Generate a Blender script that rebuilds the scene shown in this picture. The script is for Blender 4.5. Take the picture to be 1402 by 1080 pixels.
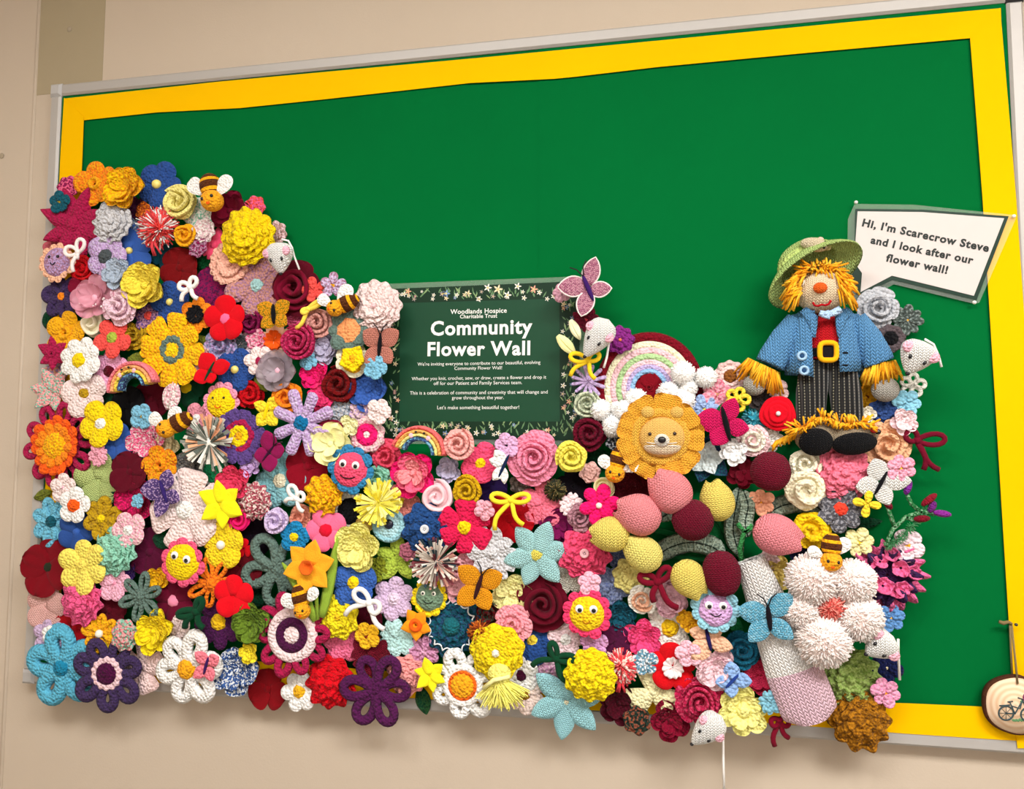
import bpy, math, random, sys
from math import pi, sin, cos, sqrt, atan2, hypot
from mathutils import Matrix, Vector, Quaternion

for o in list(bpy.data.objects):
    bpy.data.objects.remove(o, do_unlink=True)
scene = bpy.context.scene
COL = scene.collection

# ------------------------------------------------------------------ camera
# Board frame: X right along the wall, Y up, Z out of the wall, origin at the board's lower left corner.
# World: x = X, y = -Z, z = Y + BASE.  The board measures 1.80 x 1.20 m, which fixes the camera.
BASE = 1.0
FPX = 1000.0
CR = ((0.9828936, 0.00220321, -0.18416113),
      (-0.01074656, -0.99753868, -0.06928991),
      (-0.18386051, 0.07008371, -0.98045071))
CC = (1.20263513, 0.46123658, 1.28029004)

def w(v):
    return Vector((v[0], -v[2], v[1]))

cam_data = bpy.data.cameras.new('camera')
cam = bpy.data.objects.new('camera', cam_data)
COL.objects.link(cam)
cam_data.sensor_fit = 'HORIZONTAL'
cam_data.sensor_width = 36.0
cam_data.lens = FPX / 1402.0 * 36.0
cam_data.clip_start = 0.02
right, up, back = w(CR[0]), -w(CR[1]), -w(CR[2])
m = Matrix((right, up, back)).transposed().to_4x4()
m.translation = w(CC) + Vector((0, 0, BASE))
cam.matrix_world = m
scene.camera = cam

# ------------------------------------------------------------------ light and exposure
scene.view_settings.view_transform = 'Standard'
scene.view_settings.look = 'None'
scene.view_settings.gamma = 1.0
scene.view_settings.use_curve_mapping = False
scene.view_settings.exposure = 0.08

world = bpy.data.worlds.new('room_world')
scene.world = world
world.use_nodes = True
world.node_tree.nodes['Background'].inputs[0].default_value = (0.9, 0.93, 1.0, 1)
world.node_tree.nodes['Background'].inputs[1].default_value = 0.3

def area(name, loc, rot, sx, sy, power, col):
    d = bpy.data.lights.new(name, 'AREA')
    d.shape = 'RECTANGLE'
    d.size, d.size_y, d.energy, d.color = sx, sy, power, col
    o = bpy.data.objects.new(name, d)
    COL.objects.link(o)
    o.location = loc
    o.rotation_euler = rot
    return o
# ceiling panels of the room (the fittings are built below) and daylight from the window opposite the board
RX0, RX1, RY, RZ = -0.6, 3.3, -3.3, 2.72
PANELS = [(0.7, -1.55), (2.2, -1.55)]
for i, (lx, ly) in enumerate(PANELS):
    area(('ceiling_panel_left_offscreen', 'ceiling_panel_right_offscreen')[i], (lx, ly, RZ - 0.045), (0, 0, 0), 1.16, 0.56, (36, 55)[i], (1.0, 0.985, 0.96))
WINX, WINZ, WINW, WINH = 1.9, 1.7, 2.4, 1.5
area('window_front_offscreen', (WINX, RY + 0.06, WINZ), (pi / 2, 0, pi), WINW, WINH, 84, (1.0, 0.99, 0.99))

# ------------------------------------------------------------------ photo pixel -> point on a plane parallel to the wall
def P(px, py, d):
    a, b = (px - 701.0) / FPX, (py - 540.0) / FPX
    ray = [CR[0][i] * a + CR[1][i] * b + CR[2][i] for i in range(3)]
    t = (d - CC[2]) / ray[2]
    return (CC[0] + t * ray[0], CC[1] + t * ray[1], d)

def world_pt(px, py, d):
    return w(P(px, py, d)) + Vector((0, 0, BASE))

def mpp(px, py, d=0.03):
    a, b = P(px - 5, py, d), P(px + 5, py, d)
    c, e = P(px, py - 5, d), P(px, py + 5, d)
    return (hypot(a[0] - b[0], a[1] - b[1]) + hypot(c[0] - e[0], c[1] - e[1])) / 20.0

# ------------------------------------------------------------------ objects
RX90 = Matrix.Rotation(pi / 2, 4, 'X')

def tag(o, label=None, cat=None, group=None, kind=None):
    if label: o['label'] = label
    if cat: o['category'] = cat
    if group: o['group'] = group
    if kind: o['kind'] = kind
    return o

class Thing:
    """An Empty pinned at a point in front of the wall; x right, y up, z out of the wall."""
    def __init__(self, name, label, cat, px, py, d, rot=0.0, tilt=(0, 0), group=None, mid=0.0):
        self.px, self.py, self.d = px, py, d
        p = P(px, py, d + mid)      # the photo shows the thing's middle, mid metres above its base
        p = (p[0], p[1], d)
        o = bpy.data.objects.new(name, None)
        o.empty_display_size = 0.01
        COL.objects.link(o)
        q = Matrix.Rotation(tilt[0], 4, 'X') @ Matrix.Rotation(tilt[1], 4, 'Y') @ Matrix.Rotation(rot, 4, 'Z')
        o.matrix_world = Matrix.Translation(w(p) + Vector((0, 0, BASE))) @ RX90 @ q
        tag(o, label, cat, group)
        self.o = o
        self.p = p
    def L(self, px, py, z=0.0):
        q = P(px, py, self.d + z)
        return Vector((q[0] - self.p[0], q[1] - self.p[1], z))
    def part(self, name, mesh, mat=None, parent=None, loc=(0, 0, 0), rz=0.0, sc=None, rx=0.0, ry=0.0, label=None, kind=None):
        o = bpy.data.objects.new(name, mesh)
        COL.objects.link(o)
        o.parent = parent or self.o
        o.location = loc
        o.rotation_euler = (rx, ry, rz)
        if sc is not None:
            o.scale = (sc, sc, sc) if isinstance(sc, (int, float)) else sc
        if mat is not None and not mesh.materials:
            mesh.materials.append(mat)
        if label: o['label'] = label
        if kind: o['kind'] = kind
        return o

def mk(name, verts, faces, mat=None, smooth=True, mats=None, mi=None):
    me = bpy.data.meshes.new(name)
    me.from_pydata([tuple(v) for v in verts], [], faces)
    if smooth and faces:
        me.polygons.foreach_set('use_smooth', [True] * len(me.polygons))
    if mats:
        for q in mats: me.materials.append(q)
        if mi: me.polygons.foreach_set('material_index', mi)
    elif mat:
        me.materials.append(mat)
    me.update()
    return me

# ------------------------------------------------------------------ materials
def lin(h):
    out = []
    for i in (0, 2, 4):
        c = int(h[i:i + 2], 16) / 255.0
        out.append(c / 12.92 if c <= 0.04045 else ((c + 0.055) / 1.055) ** 2.4)
    return (out[0], out[1], out[2], 1.0)

PAL = dict(W='f2eee8', CR='f2e6c8', LY='f6e27c', Y='fccb10', GO='f7a816', OR='f8841a', DO='f25a16', RE='c80a18', CO='f2504a',
    HP='ea1a6c', PK='ee6490', LP='f4b2c4', PP='f7d6d4', SA='f58c86', PE='f6b494', MA='5c0a1e', BU='7c0c2c', RA='b01c4e', MG='8c1650',
    PL='581c4c', PU='5c4486', LI='c0a0d2', LV='d0bce0', MV='b0809c', DP='43325c', NV='1a2146', BL='2c4f96', RB='3a62b4', LB='94b6d6',
    SB='78b4d0', AQ='a6d2d4', TE='165a6c', TU='44a0bc', MI='8cc8b0', GN='14713a', DG='0e4229', LG='c0d284', LM='a2b440', OL='6c7426', MU='b28e16',
    GY='9a9ca2', LGY='c6c6ca', DGY='4e565a', SG='5e746c', BK='121216', BR='5a2e14', TA='d2a06c', TP='b89088', RU='b4501c', DR='760c10',
    RB2='1272a6', ST='a4b2c4', DU='c47c6c', BG='c98f86', CB='e84a70', WM='e8c7cc', LAV='8f92b8', SAGE='6f8a72', BRO='b07418')
MATS = {}

def principled(name, rough=0.9, sheen=0.0):
    mt = bpy.data.materials.new(name)
    mt.use_nodes = True
    b = mt.node_tree.nodes['Principled BSDF']
    b.inputs['Roughness'].default_value = rough
    b.inputs['Specular IOR Level'].default_value = 0.2
    if sheen:
        b.inputs['Sheen Weight'].default_value = sheen
        b.inputs['Sheen Roughness'].default_value = 0.6
    return mt, mt.node_tree.nodes, mt.node_tree.links, b

def math_node(N, L, op, a, b=None):
    n = N.new('ShaderNodeMath'); n.operation = op
    for i, v in enumerate((a, b)):
        if v is None: continue
        if isinstance(v, (int, float)): n.inputs[i].default_value = v
        else: L.new(v, n.inputs[i])
    return n.outputs[0]

def yarn(c, pat='crochet', k=1.0):
    """Wool in one colour, or 'A/B' for yarn spun of two colours.  pat: crochet, knit, felt."""
    key = (c, pat, k)
    if key in MATS: return MATS[key]
    cs = [PAL.get(q, q) for q in c.split('/')]
    mt, N, L, b = principled('wool_' + pat, 0.95, 0.04)
    b.inputs['Specular IOR Level'].default_value = 0.08
    tc = N.new('ShaderNodeTexCoord')
    vec = tc.outputs['Object']
    # colour: slight tone drift in the yarn, or a second strand
    vo = N.new('ShaderNodeTexVoronoi'); vo.inputs['Scale'].default_value = (185.0 if pat != 'felt' else 700.0) / k
    vo.inputs['Randomness'].default_value = 0.75
    L.new(vec, vo.inputs['Vector'])
    no = N.new('ShaderNodeTexNoise'); no.inputs['Scale'].default_value = 60.0; no.inputs['Detail'].default_value = 3.0
    L.new(vec, no.inputs['Vector'])
    mix = N.new('ShaderNodeMix'); mix.data_type = 'RGBA'
    A = lin(cs[0])
    if len(cs) > 1:
        B = lin(cs[1])
        v2 = N.new('ShaderNodeTexVoronoi'); v2.inputs['Scale'].default_value = 340.0; L.new(vec, v2.inputs['Vector'])
        sp = N.new('ShaderNodeSeparateColor'); L.new(v2.outputs['Color'], sp.inputs[0])
        f = math_node(N, L, 'GREATER_THAN', sp.outputs[0], 0.58)
        L.new(f, mix.inputs['Factor'])
    else:
        lum = .3 * A[0] + .6 * A[1] + .1 * A[2]
        q = 1.14 if lum > .15 else 0.95
        B = tuple(min(.97, x * 1.10 * q) for x in A[:3]) + (1,)
        A = tuple(min(.95, x * 0.90 * q) for x in A[:3]) + (1,)
        L.new(no.outputs['Fac'], mix.inputs['Factor'])
    mix.inputs[6].default_value = A; mix.inputs[7].default_value = B
    L.new(mix.outputs[2], b.inputs['Base Color'])
    # relief of the stitches
    bp = N.new('ShaderNodeBump')
    if pat == 'crochet':
        h = math_node(N, L, 'MULTIPLY', vo.outputs['Distance'], -1.0)
        bp.inputs['Strength'].default_value = 0.95; bp.inputs['Distance'].default_value = 0.0046 * k
    elif pat == 'knit':
        sx = N.new('ShaderNodeSeparateXYZ'); L.new(vec, sx.inputs[0])
        cw, rh = 0.0064 * k, 0.0047 * k
        fx = math_node(N, L, 'FRACT', math_node(N, L, 'MULTIPLY', sx.outputs[0], 1 / cw))
        a = math_node(N, L, 'MULTIPLY', math_node(N, L, 'ABSOLUTE', math_node(N, L, 'SUBTRACT', fx, 0.5)), 2.0)
        yy = math_node(N, L, 'SUBTRACT', math_node(N, L, 'MULTIPLY', sx.outputs[1], 1 / rh), math_node(N, L, 'MULTIPLY', a, 0.8))
        fy = math_node(N, L, 'FRACT', yy)
        h1 = math_node(N, L, 'SINE', math_node(N, L, 'MULTIPLY', fy, pi))
        h2 = math_node(N, L, 'SINE', math_node(N, L, 'MULTIPLY', a, pi))
        h = math_node(N, L, 'MULTIPLY', h1, math_node(N, L, 'ADD', math_node(N, L, 'MULTIPLY', h2, 0.75), 0.25))
        bp.inputs['Strength'].default_value = 0.9; bp.inputs['Distance'].default_value = 0.0030 * k
    else:
        n2 = N.new('ShaderNodeTexNoise'); n2.inputs['Scale'].default_value = 420.0; n2.inputs['Detail'].default_value = 3.0
        L.new(vec, n2.inputs['Vector']); h = n2.outputs['Fac']
        bp.inputs['Strength'].default_value = 0.5; bp.inputs['Distance'].default_value = 0.0016
    L.new(h, bp.inputs['Height'])
    L.new(bp.outputs[0], b.inputs['Normal'])
    MATS[key] = mt
    return mt

def plain(c, rough=0.5, spec=0.4, metal=0.0, alpha=1.0, name='plain'):
    key = (c, rough, spec, metal, alpha, 'plain')
    if key in MATS: return MATS[key]
    mt, N, L, b = principled(name, rough)
    b.inputs['Base Color'].default_value = lin(PAL.get(c, c))
    b.inputs['Specular IOR Level'].default_value = spec
    b.inputs['Metallic'].default_value = metal
    b.inputs['Alpha'].default_value = alpha
    MATS[key] = mt
    return mt

def wall_mat(c, c2, scale=2.2, bump=0.0006, name='painted_plaster'):
    mt, N, L, b = principled(name, 0.75)
    tc = N.new('ShaderNodeTexCoord')
    n1 = N.new('ShaderNodeTexNoise'); n1.inputs['Scale'].default_value = scale; n1.inputs['Detail'].default_value = 4
    L.new(tc.outputs['Object'], n1.inputs['Vector'])
    mix = N.new('ShaderNodeMix'); mix.data_type = 'RGBA'
    mix.inputs[6].default_value = lin(c); mix.inputs[7].default_value = lin(c2)
    L.new(n1.outputs['Fac'], mix.inputs['Factor']); L.new(mix.outputs[2], b.inputs['Base Color'])
    n2 = N.new('ShaderNodeTexNoise'); n2.inputs['Scale'].default_value = 240; n2.inputs['Detail'].default_value = 4
    L.new(tc.outputs['Object'], n2.inputs['Vector'])
    bp = N.new('ShaderNodeBump'); bp.inputs['Strength'].default_value = 0.35; bp.inputs['Distance'].default_value = bump
    L.new(n2.outputs['Fac'], bp.inputs['Height']); L.new(bp.outputs[0], b.inputs['Normal'])
    return mt
# ------------------------------------------------------------------ mesh shapes (metres, z out of the wall)
def box_mesh(name, x0, x1, y0, y1, z0, z1, mat=None, bev=0.0):
    if bev:
        # chamfered on the front face
        v = [(x0, y0, z0), (x1, y0, z0), (x1, y1, z0), (x0, y1, z0),
             (x0, y0, z1 - bev), (x1, y0, z1 - bev), (x1, y1, z1 - bev), (x0, y1, z1 - bev),
             (x0 + bev, y0 + bev, z1), (x1 - bev, y0 + bev, z1), (x1 - bev, y1 - bev, z1), (x0 + bev, y1 - bev, z1)]
        f = [(3, 2, 1, 0), (8, 9, 10, 11)]
        for a, b in ((0, 4), (4, 8)):
            for i in range(4):
                j = (i + 1) % 4
                f.append((a + i, a + j, b + j, b + i))
    else:
        v = [(x, y, z) for z in (z0, z1) for (x, y) in ((x0, y0), (x1, y0), (x1, y1), (x0, y1))]
        f = [(3, 2, 1, 0), (4, 5, 6, 7)] + [(i, (i + 1) % 4, 4 + (i + 1) % 4, 4 + i) for i in range(4)]
    return mk(name, v, f, mat, smooth=False)

def slab(name, pts, th, mat=None, z=0.0):
    """Flat polygon of the given outline with thickness."""
    n = len(pts)
    area2 = sum(pts[i][0] * pts[(i + 1) % n][1] - pts[(i + 1) % n][0] * pts[i][1] for i in range(n))
    if area2 < 0: pts = list(reversed(pts))
    v = [(p[0], p[1], z) for p in pts] + [(p[0], p[1], z + th) for p in pts]
    f = [tuple(reversed(range(n))), tuple(range(n, 2 * n))] + [(i, (i + 1) % n, n + (i + 1) % n, n + i) for i in range(n)]
    return mk(name, v, f, mat, smooth=False)

def grid_faces(nu, nv, off=0, flip=False, wrap=False):
    f = []
    for i in range(nu - 1):
        for j in range(nv if wrap else nv - 1):
            a, b = off + i * nv + j, off + i * nv + (j + 1) % nv
            c, d = off + (i + 1) * nv + (j + 1) % nv, off + (i + 1) * nv + j
            f.append((a, b, c, d) if flip else (d, c, b, a))
    return f

def prof(shape, u):
    if shape == 'round':
        return (0.42 + 0.58 * sin(pi / 2 * u / 0.6)) if u < 0.6 else sqrt(max(0, 1 - ((u - 0.6) / 0.4) ** 2))
    if shape == 'heart':
        return (0.36 + 0.64 * sin(pi / 2 * u / 0.62)) if u < 0.62 else sqrt(max(0, 1 - ((u - 0.62) / 0.42) ** 2))
    if shape == 'oval':
        return max(0, sin(pi * (0.1 + 0.9 * u))) ** 0.75
    if shape == 'point':
        return (0.5 + 0.5 * sin(pi / 2 * u / 0.42)) if u < 0.42 else max(0, 1 - ((u - 0.42) / 0.58) ** 1.5)
    if shape == 'strap':
        return (0.7 + 0.3 * u) * (1 if u < 0.82 else sqrt(max(0, 1 - ((u - 0.82) / 0.18) ** 2)))
    if shape == 'fan':
        return (0.3 + 0.7 * u ** 0.8) * (1 if u < 0.8 else sqrt(max(0, 1 - ((u - 0.8) / 0.2) ** 2 * 0.75)))
    return 1

def petal_mesh(shape, Lg, Wd, base=0.0, th=0.005, cup=0.0, side=0.0, groove=0.0, ruf=0.0, k=2.0, nu=10, nv=7, mat=None, jag=0.0, tipbend=0.0):
    top, bot = [], []
    for i in range(nu):
        u = i / (nu - 1)
        uu = 1 - (1 - u) ** 1.5
        wd = Wd * prof(shape, uu)
        for j in range(nv):
            v = -1 + 2 * j / (nv - 1)
            e = sqrt(max(0, 1 - v * v)) * min(1, ((1 - uu) * 5)) ** 0.5
            x = base + uu * (Lg - base)
            if shape == 'heart' and uu > 0.55:
                x -= 0.2 * Lg * max(0, 1 - abs(v) * 1.7) * ((uu - 0.55) / 0.45)
            if jag and i == nu - 1:
                x += jag * Lg * (-1) ** j
            y = v * max(wd, 1e-5)
            z = cup * Lg * uu ** 2 - tipbend * Lg * uu ** 4 + side * v * v * wd + ruf * sin(k * pi * v + 1.0) * uu
            g = groove * math.exp(-(v / 0.28) ** 2) * sin(pi * uu)
            top.append((x, y, z + th * e - g)); bot.append((x, y, z - th * 0.4 * e - g))
    v = top + bot
    n = nu * nv
    f = grid_faces(nu, nv, 0) + grid_faces(nu, nv, n, flip=True)
    f += [(j, j + 1, n + j + 1, n + j) for j in range(nv - 1)]
    return mk('petal', v, f, mat)

def tube_data(path, rad, sides=6, closed=False, flat=1.0, caps=True):
    """rad: number or list; flat scales the section along z."""
    n = len(path)
    path = [Vector(p) for p in path]
    V, F = [], []
    for i, p in enumerate(path):
        if closed: t = path[(i + 1) % n] - path[i - 1]
        else: t = path[min(i + 1, n - 1)] - path[max(i - 1, 0)]
        if t.length < 1e-9: t = Vector((1, 0, 0))
        t.normalize()
        ref = Vector((0, 0, 1)) if abs(t.z) < 0.9 else Vector((0, 1, 0))
        a = t.cross(ref).normalized(); b = a.cross(t).normalized()
        r = rad[i] if isinstance(rad, (list, tuple)) else rad
        for s in range(sides):
            q = 2 * pi * s / sides
            V.append(p + a * (r * cos(q)) + b * (r * flat * sin(q)))
    m_ = n if closed else n - 1
    for i in range(m_):
        for s in range(sides):
            a0, a1 = i * sides + s, i * sides + (s + 1) % sides
            b0, b1 = ((i + 1) % n) * sides + s, ((i + 1) % n) * sides + (s + 1) % sides
            F.append((a0, a1, b1, b0))
    if not closed and caps:
        F.append(tuple(reversed(range(sides)))); F.append(tuple(range((n - 1) * sides, n * sides)))
    return V, F

def tube(name, path, rad, mat=None, **kw):
    V, F = tube_data(path, rad, **kw)
    return mk(name, V, F, mat)

def loop_petal(Lg, Wd, base, bw, th, mat=None, cup=0.0, n=22, power=0.7):
    path = []
    for i in range(n):
        t = 2 * pi * i / n
        x = base + (Lg - bw - base) * (1 - cos(t)) / 2
        y = (Wd - bw) * sin(t) * max(0.0, sin(t / 2)) ** power * 1.12
        path.append((x, y, cup * Lg * ((x - base) / Lg) ** 2))
    return tube('petal', path, bw, mat, closed=True, flat=th / bw)

def lathe(name, prof_pts, seg=28, mat=None, mats=None, band=None, wob=0.0, k=0, ph=0.0):
    """Profile of (r, z) turned about z."""
    V, F, mi = [], [], []
    for r, z in prof_pts:
        for s in range(seg):
            a = 2 * pi * s / seg
            rr = r * (1 + wob * cos(k * a + ph))
            V.append((rr * cos(a), rr * sin(a), z))
    for i in range(len(prof_pts) - 1):
        for s in range(seg):
            F.append((i * seg + s, i * seg + (s + 1) % seg, (i + 1) * seg + (s + 1) % seg, (i + 1) * seg + s))
            if band: mi.append(band[i])
    return mk(name, V, F, mat, mats=mats, mi=mi if band else None)

def dome(name, r, h, mat=None, seg=20, n=6, wob=0.0, k=0, skirt=0.0):
    pts = [(r * 0.98, -skirt)] if skirt else []
    pts += [(max(1e-5, r * cos(pi / 2 * i / n)), h * sin(pi / 2 * i / n)) for i in range(n + 1)]
    return lathe(name, pts, seg, mat, wob=wob, k=k)

def ring_band(name, r0, r1, h, mat=None, seg=40, z=0.0, wob=0.0, k=0, n=6):
    c, q = (r0 + r1) / 2, (r1 - r0) / 2
    pts = [(c + q * cos(pi * i / n), z + h * sin(pi * i / n)) for i in range(n + 1)]
    return lathe(name, pts, seg, mat, wob=wob, k=k)

def ruffle(name, r0, r1, k, amp, z, mat=None, scal=0.06, ph=0.0, seed=0, nr=5, th=0.002, lift=0.3):
    rnd = random.Random(seed)
    seg = max(48, k * 7)
    ph2, ph3 = rnd.random() * 6, rnd.random() * 6
    top, bot = [], []
    for i in range(nr):
        q = i / (nr - 1)
        for s in range(seg):
            a = 2 * pi * s / seg
            wv = sin(k * a + ph + 0.9 * sin(2 * a + ph2)) + 0.5 * sin((k // 2 + 1) * a + ph3)
            r = (r0 + (r1 - r0) * q) * (1 + scal * q * sin(k * a * 1.0 + ph + 1.3) + 0.03 * sin(3 * a + ph3))
            zz = z + amp * wv * q ** 1.3 + lift * (r1 - r0) * q * q
            top.append((r * cos(a), r * sin(a), zz + th)); bot.append((r * cos(a), r * sin(a), zz - th))
    n = nr * seg
    f = grid_faces(nr, seg, 0, wrap=True) + grid_faces(nr, seg, n, flip=True, wrap=True)
    o = (nr - 1) * seg
    f += [(o + s, n + o + s, n + o + (s + 1) % seg, o + (s + 1) % seg) for s in range(seg)]
    return mk(name, top + bot, f, mat)

def ellipsoid(name, rx, ry, rz, mat=None, seg=16, n=9, mats=None, band=None, axis='z'):
    V, F, mi = [], [], []
    for i in range(n + 1):
        p = -pi / 2 + pi * i / n
        for s in range(seg):
            a = 2 * pi * s / seg
            x, y, z = cos(p) * cos(a), cos(p) * sin(a), sin(p)
            if axis == 'x': x, y, z = z, x, y
            if axis == 'y': x, y, z = y, z, x
            V.append((x * rx, y * ry, z * rz))
    for i in range(n):
        for s in range(seg):
            F.append((i * seg + s, i * seg + (s + 1) % seg, (i + 1) * seg + (s + 1) % seg, (i + 1) * seg + s))
            if band: mi.append(band[i])
    return mk(name, V, F, mat, mats=mats, mi=mi if band else None)

def spiral_mesh(R, turns, h, wid, mat=None, seed=0, seg=26, ns=8, wave=0.05, inner=0.08):
    """A strip rolled into a rose: tall narrow section sweeping outwards."""
    rnd = random.Random(seed)
    ph = rnd.random() * 6
    n = int(turns * seg)
    V, F = [], []
    for i in range(n + 1):
        t = i / n
        a = 2 * pi * turns * t + ph
        r = R * (inner + (1 - inner - wid) * t ** 0.92) * (1 + wave * sin(5 * a / 1.7 + ph))
        hh = h * (1 - 0.62 * t) * (1 + 0.12 * sin(3.3 * a)) * min(1, 0.6 + 6 * t)
        lean = 0.10 + 0.75 * t
        ww = R * wid * (0.75 + 0.4 * t) * (1 if t < 0.96 else max(0.1, (1 - t) / 0.04))
        for s in range(ns):
            q = 2 * pi * s / ns
            lz = (sin(q) * 0.5 + 0.5)
            rr = r + ww * cos(q) * 0.62 + lean * hh * lz * lz * 0.55
            V.append((rr * cos(a), rr * sin(a), hh * lz))
    for i in range(n):
        for s in range(ns):
            F.append((i * ns + s, (i + 1) * ns + s, (i + 1) * ns + (s + 1) % ns, i * ns + (s + 1) % ns))
    return mk('rolled_strip', V, F, mat)

def strands(name, R, n, mats, seed=0, r0=0.25, wid=0.0012, flat=False, jit=0.2, zmin=-0.05, squash=0.8, droop=0.0):
    rnd = random.Random(seed)
    V, F, mi = [], [], []
    for i in range(n):
        z = zmin + (1 - zmin) * rnd.random()
        a = rnd.random() * 2 * pi
        q = sqrt(max(0, 1 - z * z))
        d = Vector((q * cos(a), q * sin(a), z * squash))
        t = Vector((-sin(a), cos(a), 0)); b = d.cross(t).normalized()
        Lr = R * (1 - jit * rnd.random())
        p0, p1 = d * (R * r0), d * Lr + Vector((rnd.uniform(-1, 1), rnd.uniform(-1, 1), rnd.uniform(-1, 1))) * (R * 0.08)
        p1.z -= droop * R * rnd.random() * q
        ww = wid * rnd.uniform(0.7, 1.3)
        o = len(V)
        mt_ = rnd.randrange(len(mats))
        if flat:
            sd = (t * rnd.uniform(0.5, 1) + b * rnd.uniform(-0.7, 0.7)).normalized() * ww
            nn = d.cross(sd).normalized() * 0.0003
            for p, s in ((p0, 0.35), (p1, 1.0)):
                V += [p - sd * s - nn, p + sd * s - nn, p + sd * s + nn, p - sd * s + nn]
            F += [(o + k_, o + (k_ + 1) % 4, o + 4 + (k_ + 1) % 4, o + 4 + k_) for k_ in range(4)] + [(o + 4, o + 5, o + 6, o + 7)]
            mi += [mt_] * 5
        else:
            for p, s in ((p0, 1.0), (p1, 0.85)):
                for k_ in range(3):
                    an = 2 * pi * k_ / 3
                    V.append(p + (t * cos(an) + b * sin(an)) * (ww * s))
            F += [(o + k_, o + (k_ + 1) % 3, o + 3 + (k_ + 1) % 3, o + 3 + k_) for k_ in range(3)] + [(o + 3, o + 4, o + 5)]
            mi += [mt_] * 4
    return mk(name, V, F, mats=mats, mi=mi, smooth=not flat)

def text_mesh(body, mat, bold=0.0):
    cu = bpy.data.curves.new('text', 'FONT')
    cu.body = body
    cu.size = 1.0
    cu.offset = bold
    cu.resolution_u = 3
    cu.align_x = 'LEFT'
    cu.space_character = 1.0 + bold * 3.0
    ob = bpy.data.objects.new('text_tmp', cu)
    COL.objects.link(ob)
    dg = bpy.context.evaluated_depsgraph_get()
    me = bpy.data.meshes.new_from_object(ob.evaluated_get(dg))
    bpy.data.objects.remove(ob, do_unlink=True)
    me.materials.clear()
    me.materials.append(mat)
    return me
# ------------------------------------------------------------------ the room
def world_box(name, x0, x1, y0, y1, z0, z1, mat, label=None, kind='structure', parent=None):
    me = box_mesh(name, x0, x1, y0, y1, z0, z1, mat)
    o = bpy.data.objects.new(name, me)
    COL.objects.link(o)
    if parent: o.parent = parent
    else: tag(o, label, None, None, kind)
    return o
M_WALL = wall_mat('c5b5a2', 'cbbcaa')
M_CEIL = wall_mat('e8e4dc', 'eeeae2', name='ceiling_paint')
M_SAGE = wall_mat('a6987c', 'ac9e83', name='sage_paint')
M_FLOOR = wall_mat('84827e', '908e8a', scale=30, name='carpet')
M_PLASTIC = plain('e6e4e0', 0.5)
world_box('floor', RX0, RX1, RY, 0, -0.05, 0, M_FLOOR, 'brown grey carpet floor of the room')
world_box('ceiling', RX0, RX1, RY, 0, RZ, RZ + 0.05, M_CEIL, 'white painted ceiling of the room')
world_box('wall_back', RX0 - 0.1, RX1 + 0.1, 0, 0.1, -0.05, RZ + 0.05, M_WALL, 'beige painted wall behind the green notice board')
world_box('wall_left', RX0 - 0.1, RX0, RY, 0, -0.05, RZ + 0.05, M_WALL, 'beige painted side wall on the left')
world_box('wall_right', RX1, RX1 + 0.1, RY, 0, -0.05, RZ + 0.05, M_WALL, 'beige painted side wall on the right')
# wall opposite the board, with its window
wx0, wx1, wz0, wz1 = WINX - WINW / 2, WINX + WINW / 2, WINZ - WINH / 2, WINZ + WINH / 2
V, F = [], []
for (a, b, c, d) in ((RX0 - .1, wx0, -.05, RZ + .05), (wx1, RX1 + .1, -.05, RZ + .05), (wx0, wx1, -.05, wz0), (wx0, wx1, wz1, RZ + .05)):
    o_ = len(V)
    V += [(x, y, z) for y in (RY - 0.1, RY) for (x, z) in ((a, c), (b, c), (b, d), (a, d))]
    F += [tuple(o_ + q for q in t) for t in ((0, 1, 2, 3), (7, 6, 5, 4), (0, 4, 5, 1), (1, 5, 6, 2), (2, 6, 7, 3), (3, 7, 4, 0))]
wf = bpy.data.objects.new('wall_front', mk('wall_front', V, F, M_WALL, smooth=False)); COL.objects.link(wf)
tag(wf, 'beige painted wall with the window opposite the notice board', kind='structure')
win = bpy.data.objects.new('window_1', None); COL.objects.link(win); win.location = (WINX, RY, WINZ)
tag(win, 'white framed window opposite the notice board', kind='structure')
for (a, b, c, d) in ((-WINW/2, WINW/2, -WINH/2, -WINH/2+.05), (-WINW/2, WINW/2, WINH/2-.05, WINH/2), (-WINW/2, -WINW/2+.05, -WINH/2, WINH/2), (WINW/2-.05, WINW/2, -WINH/2, WINH/2), (-.025, .025, -WINH/2, WINH/2)):
    world_box('window_frame', a, b, -0.08, 0.01, c, d, M_PLASTIC, parent=win)
mt, N, L_, b_ = principled('window_glass', 0.05)
b_.inputs['Transmission Weight'].default_value = 1.0
world_box('pane', -WINW/2+.05, WINW/2-.05, -0.06, -0.055, -WINH/2+.05, WINH/2-.05, mt, parent=win)
# ceiling light panels
mt = plain('f0eee8', 0.6, name='diffuser_plastic')
for i, (lx, ly) in enumerate(PANELS):
    e = bpy.data.objects.new('ceiling_light', None); COL.objects.link(e); e.location = (lx, ly, RZ)
    tag(e, 'long ceiling light panel in a white frame, %s the window side' % ('further from' if i == 0 else 'nearer to'), 'ceiling light', 'ceiling light panels')
    world_box('diffuser', -.59, .59, -.29, .29, -.03, -.02, mt, parent=e)
    for (a, b, c, d) in ((-.61, .61, -.31, -.29), (-.61, .61, .29, .31), (-.61, -.59, -.29, .29), (.59, .61, -.29, .29)):
        world_box('frame', a, b, c, d, -.04, -.0005, M_PLASTIC, parent=e)
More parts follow.
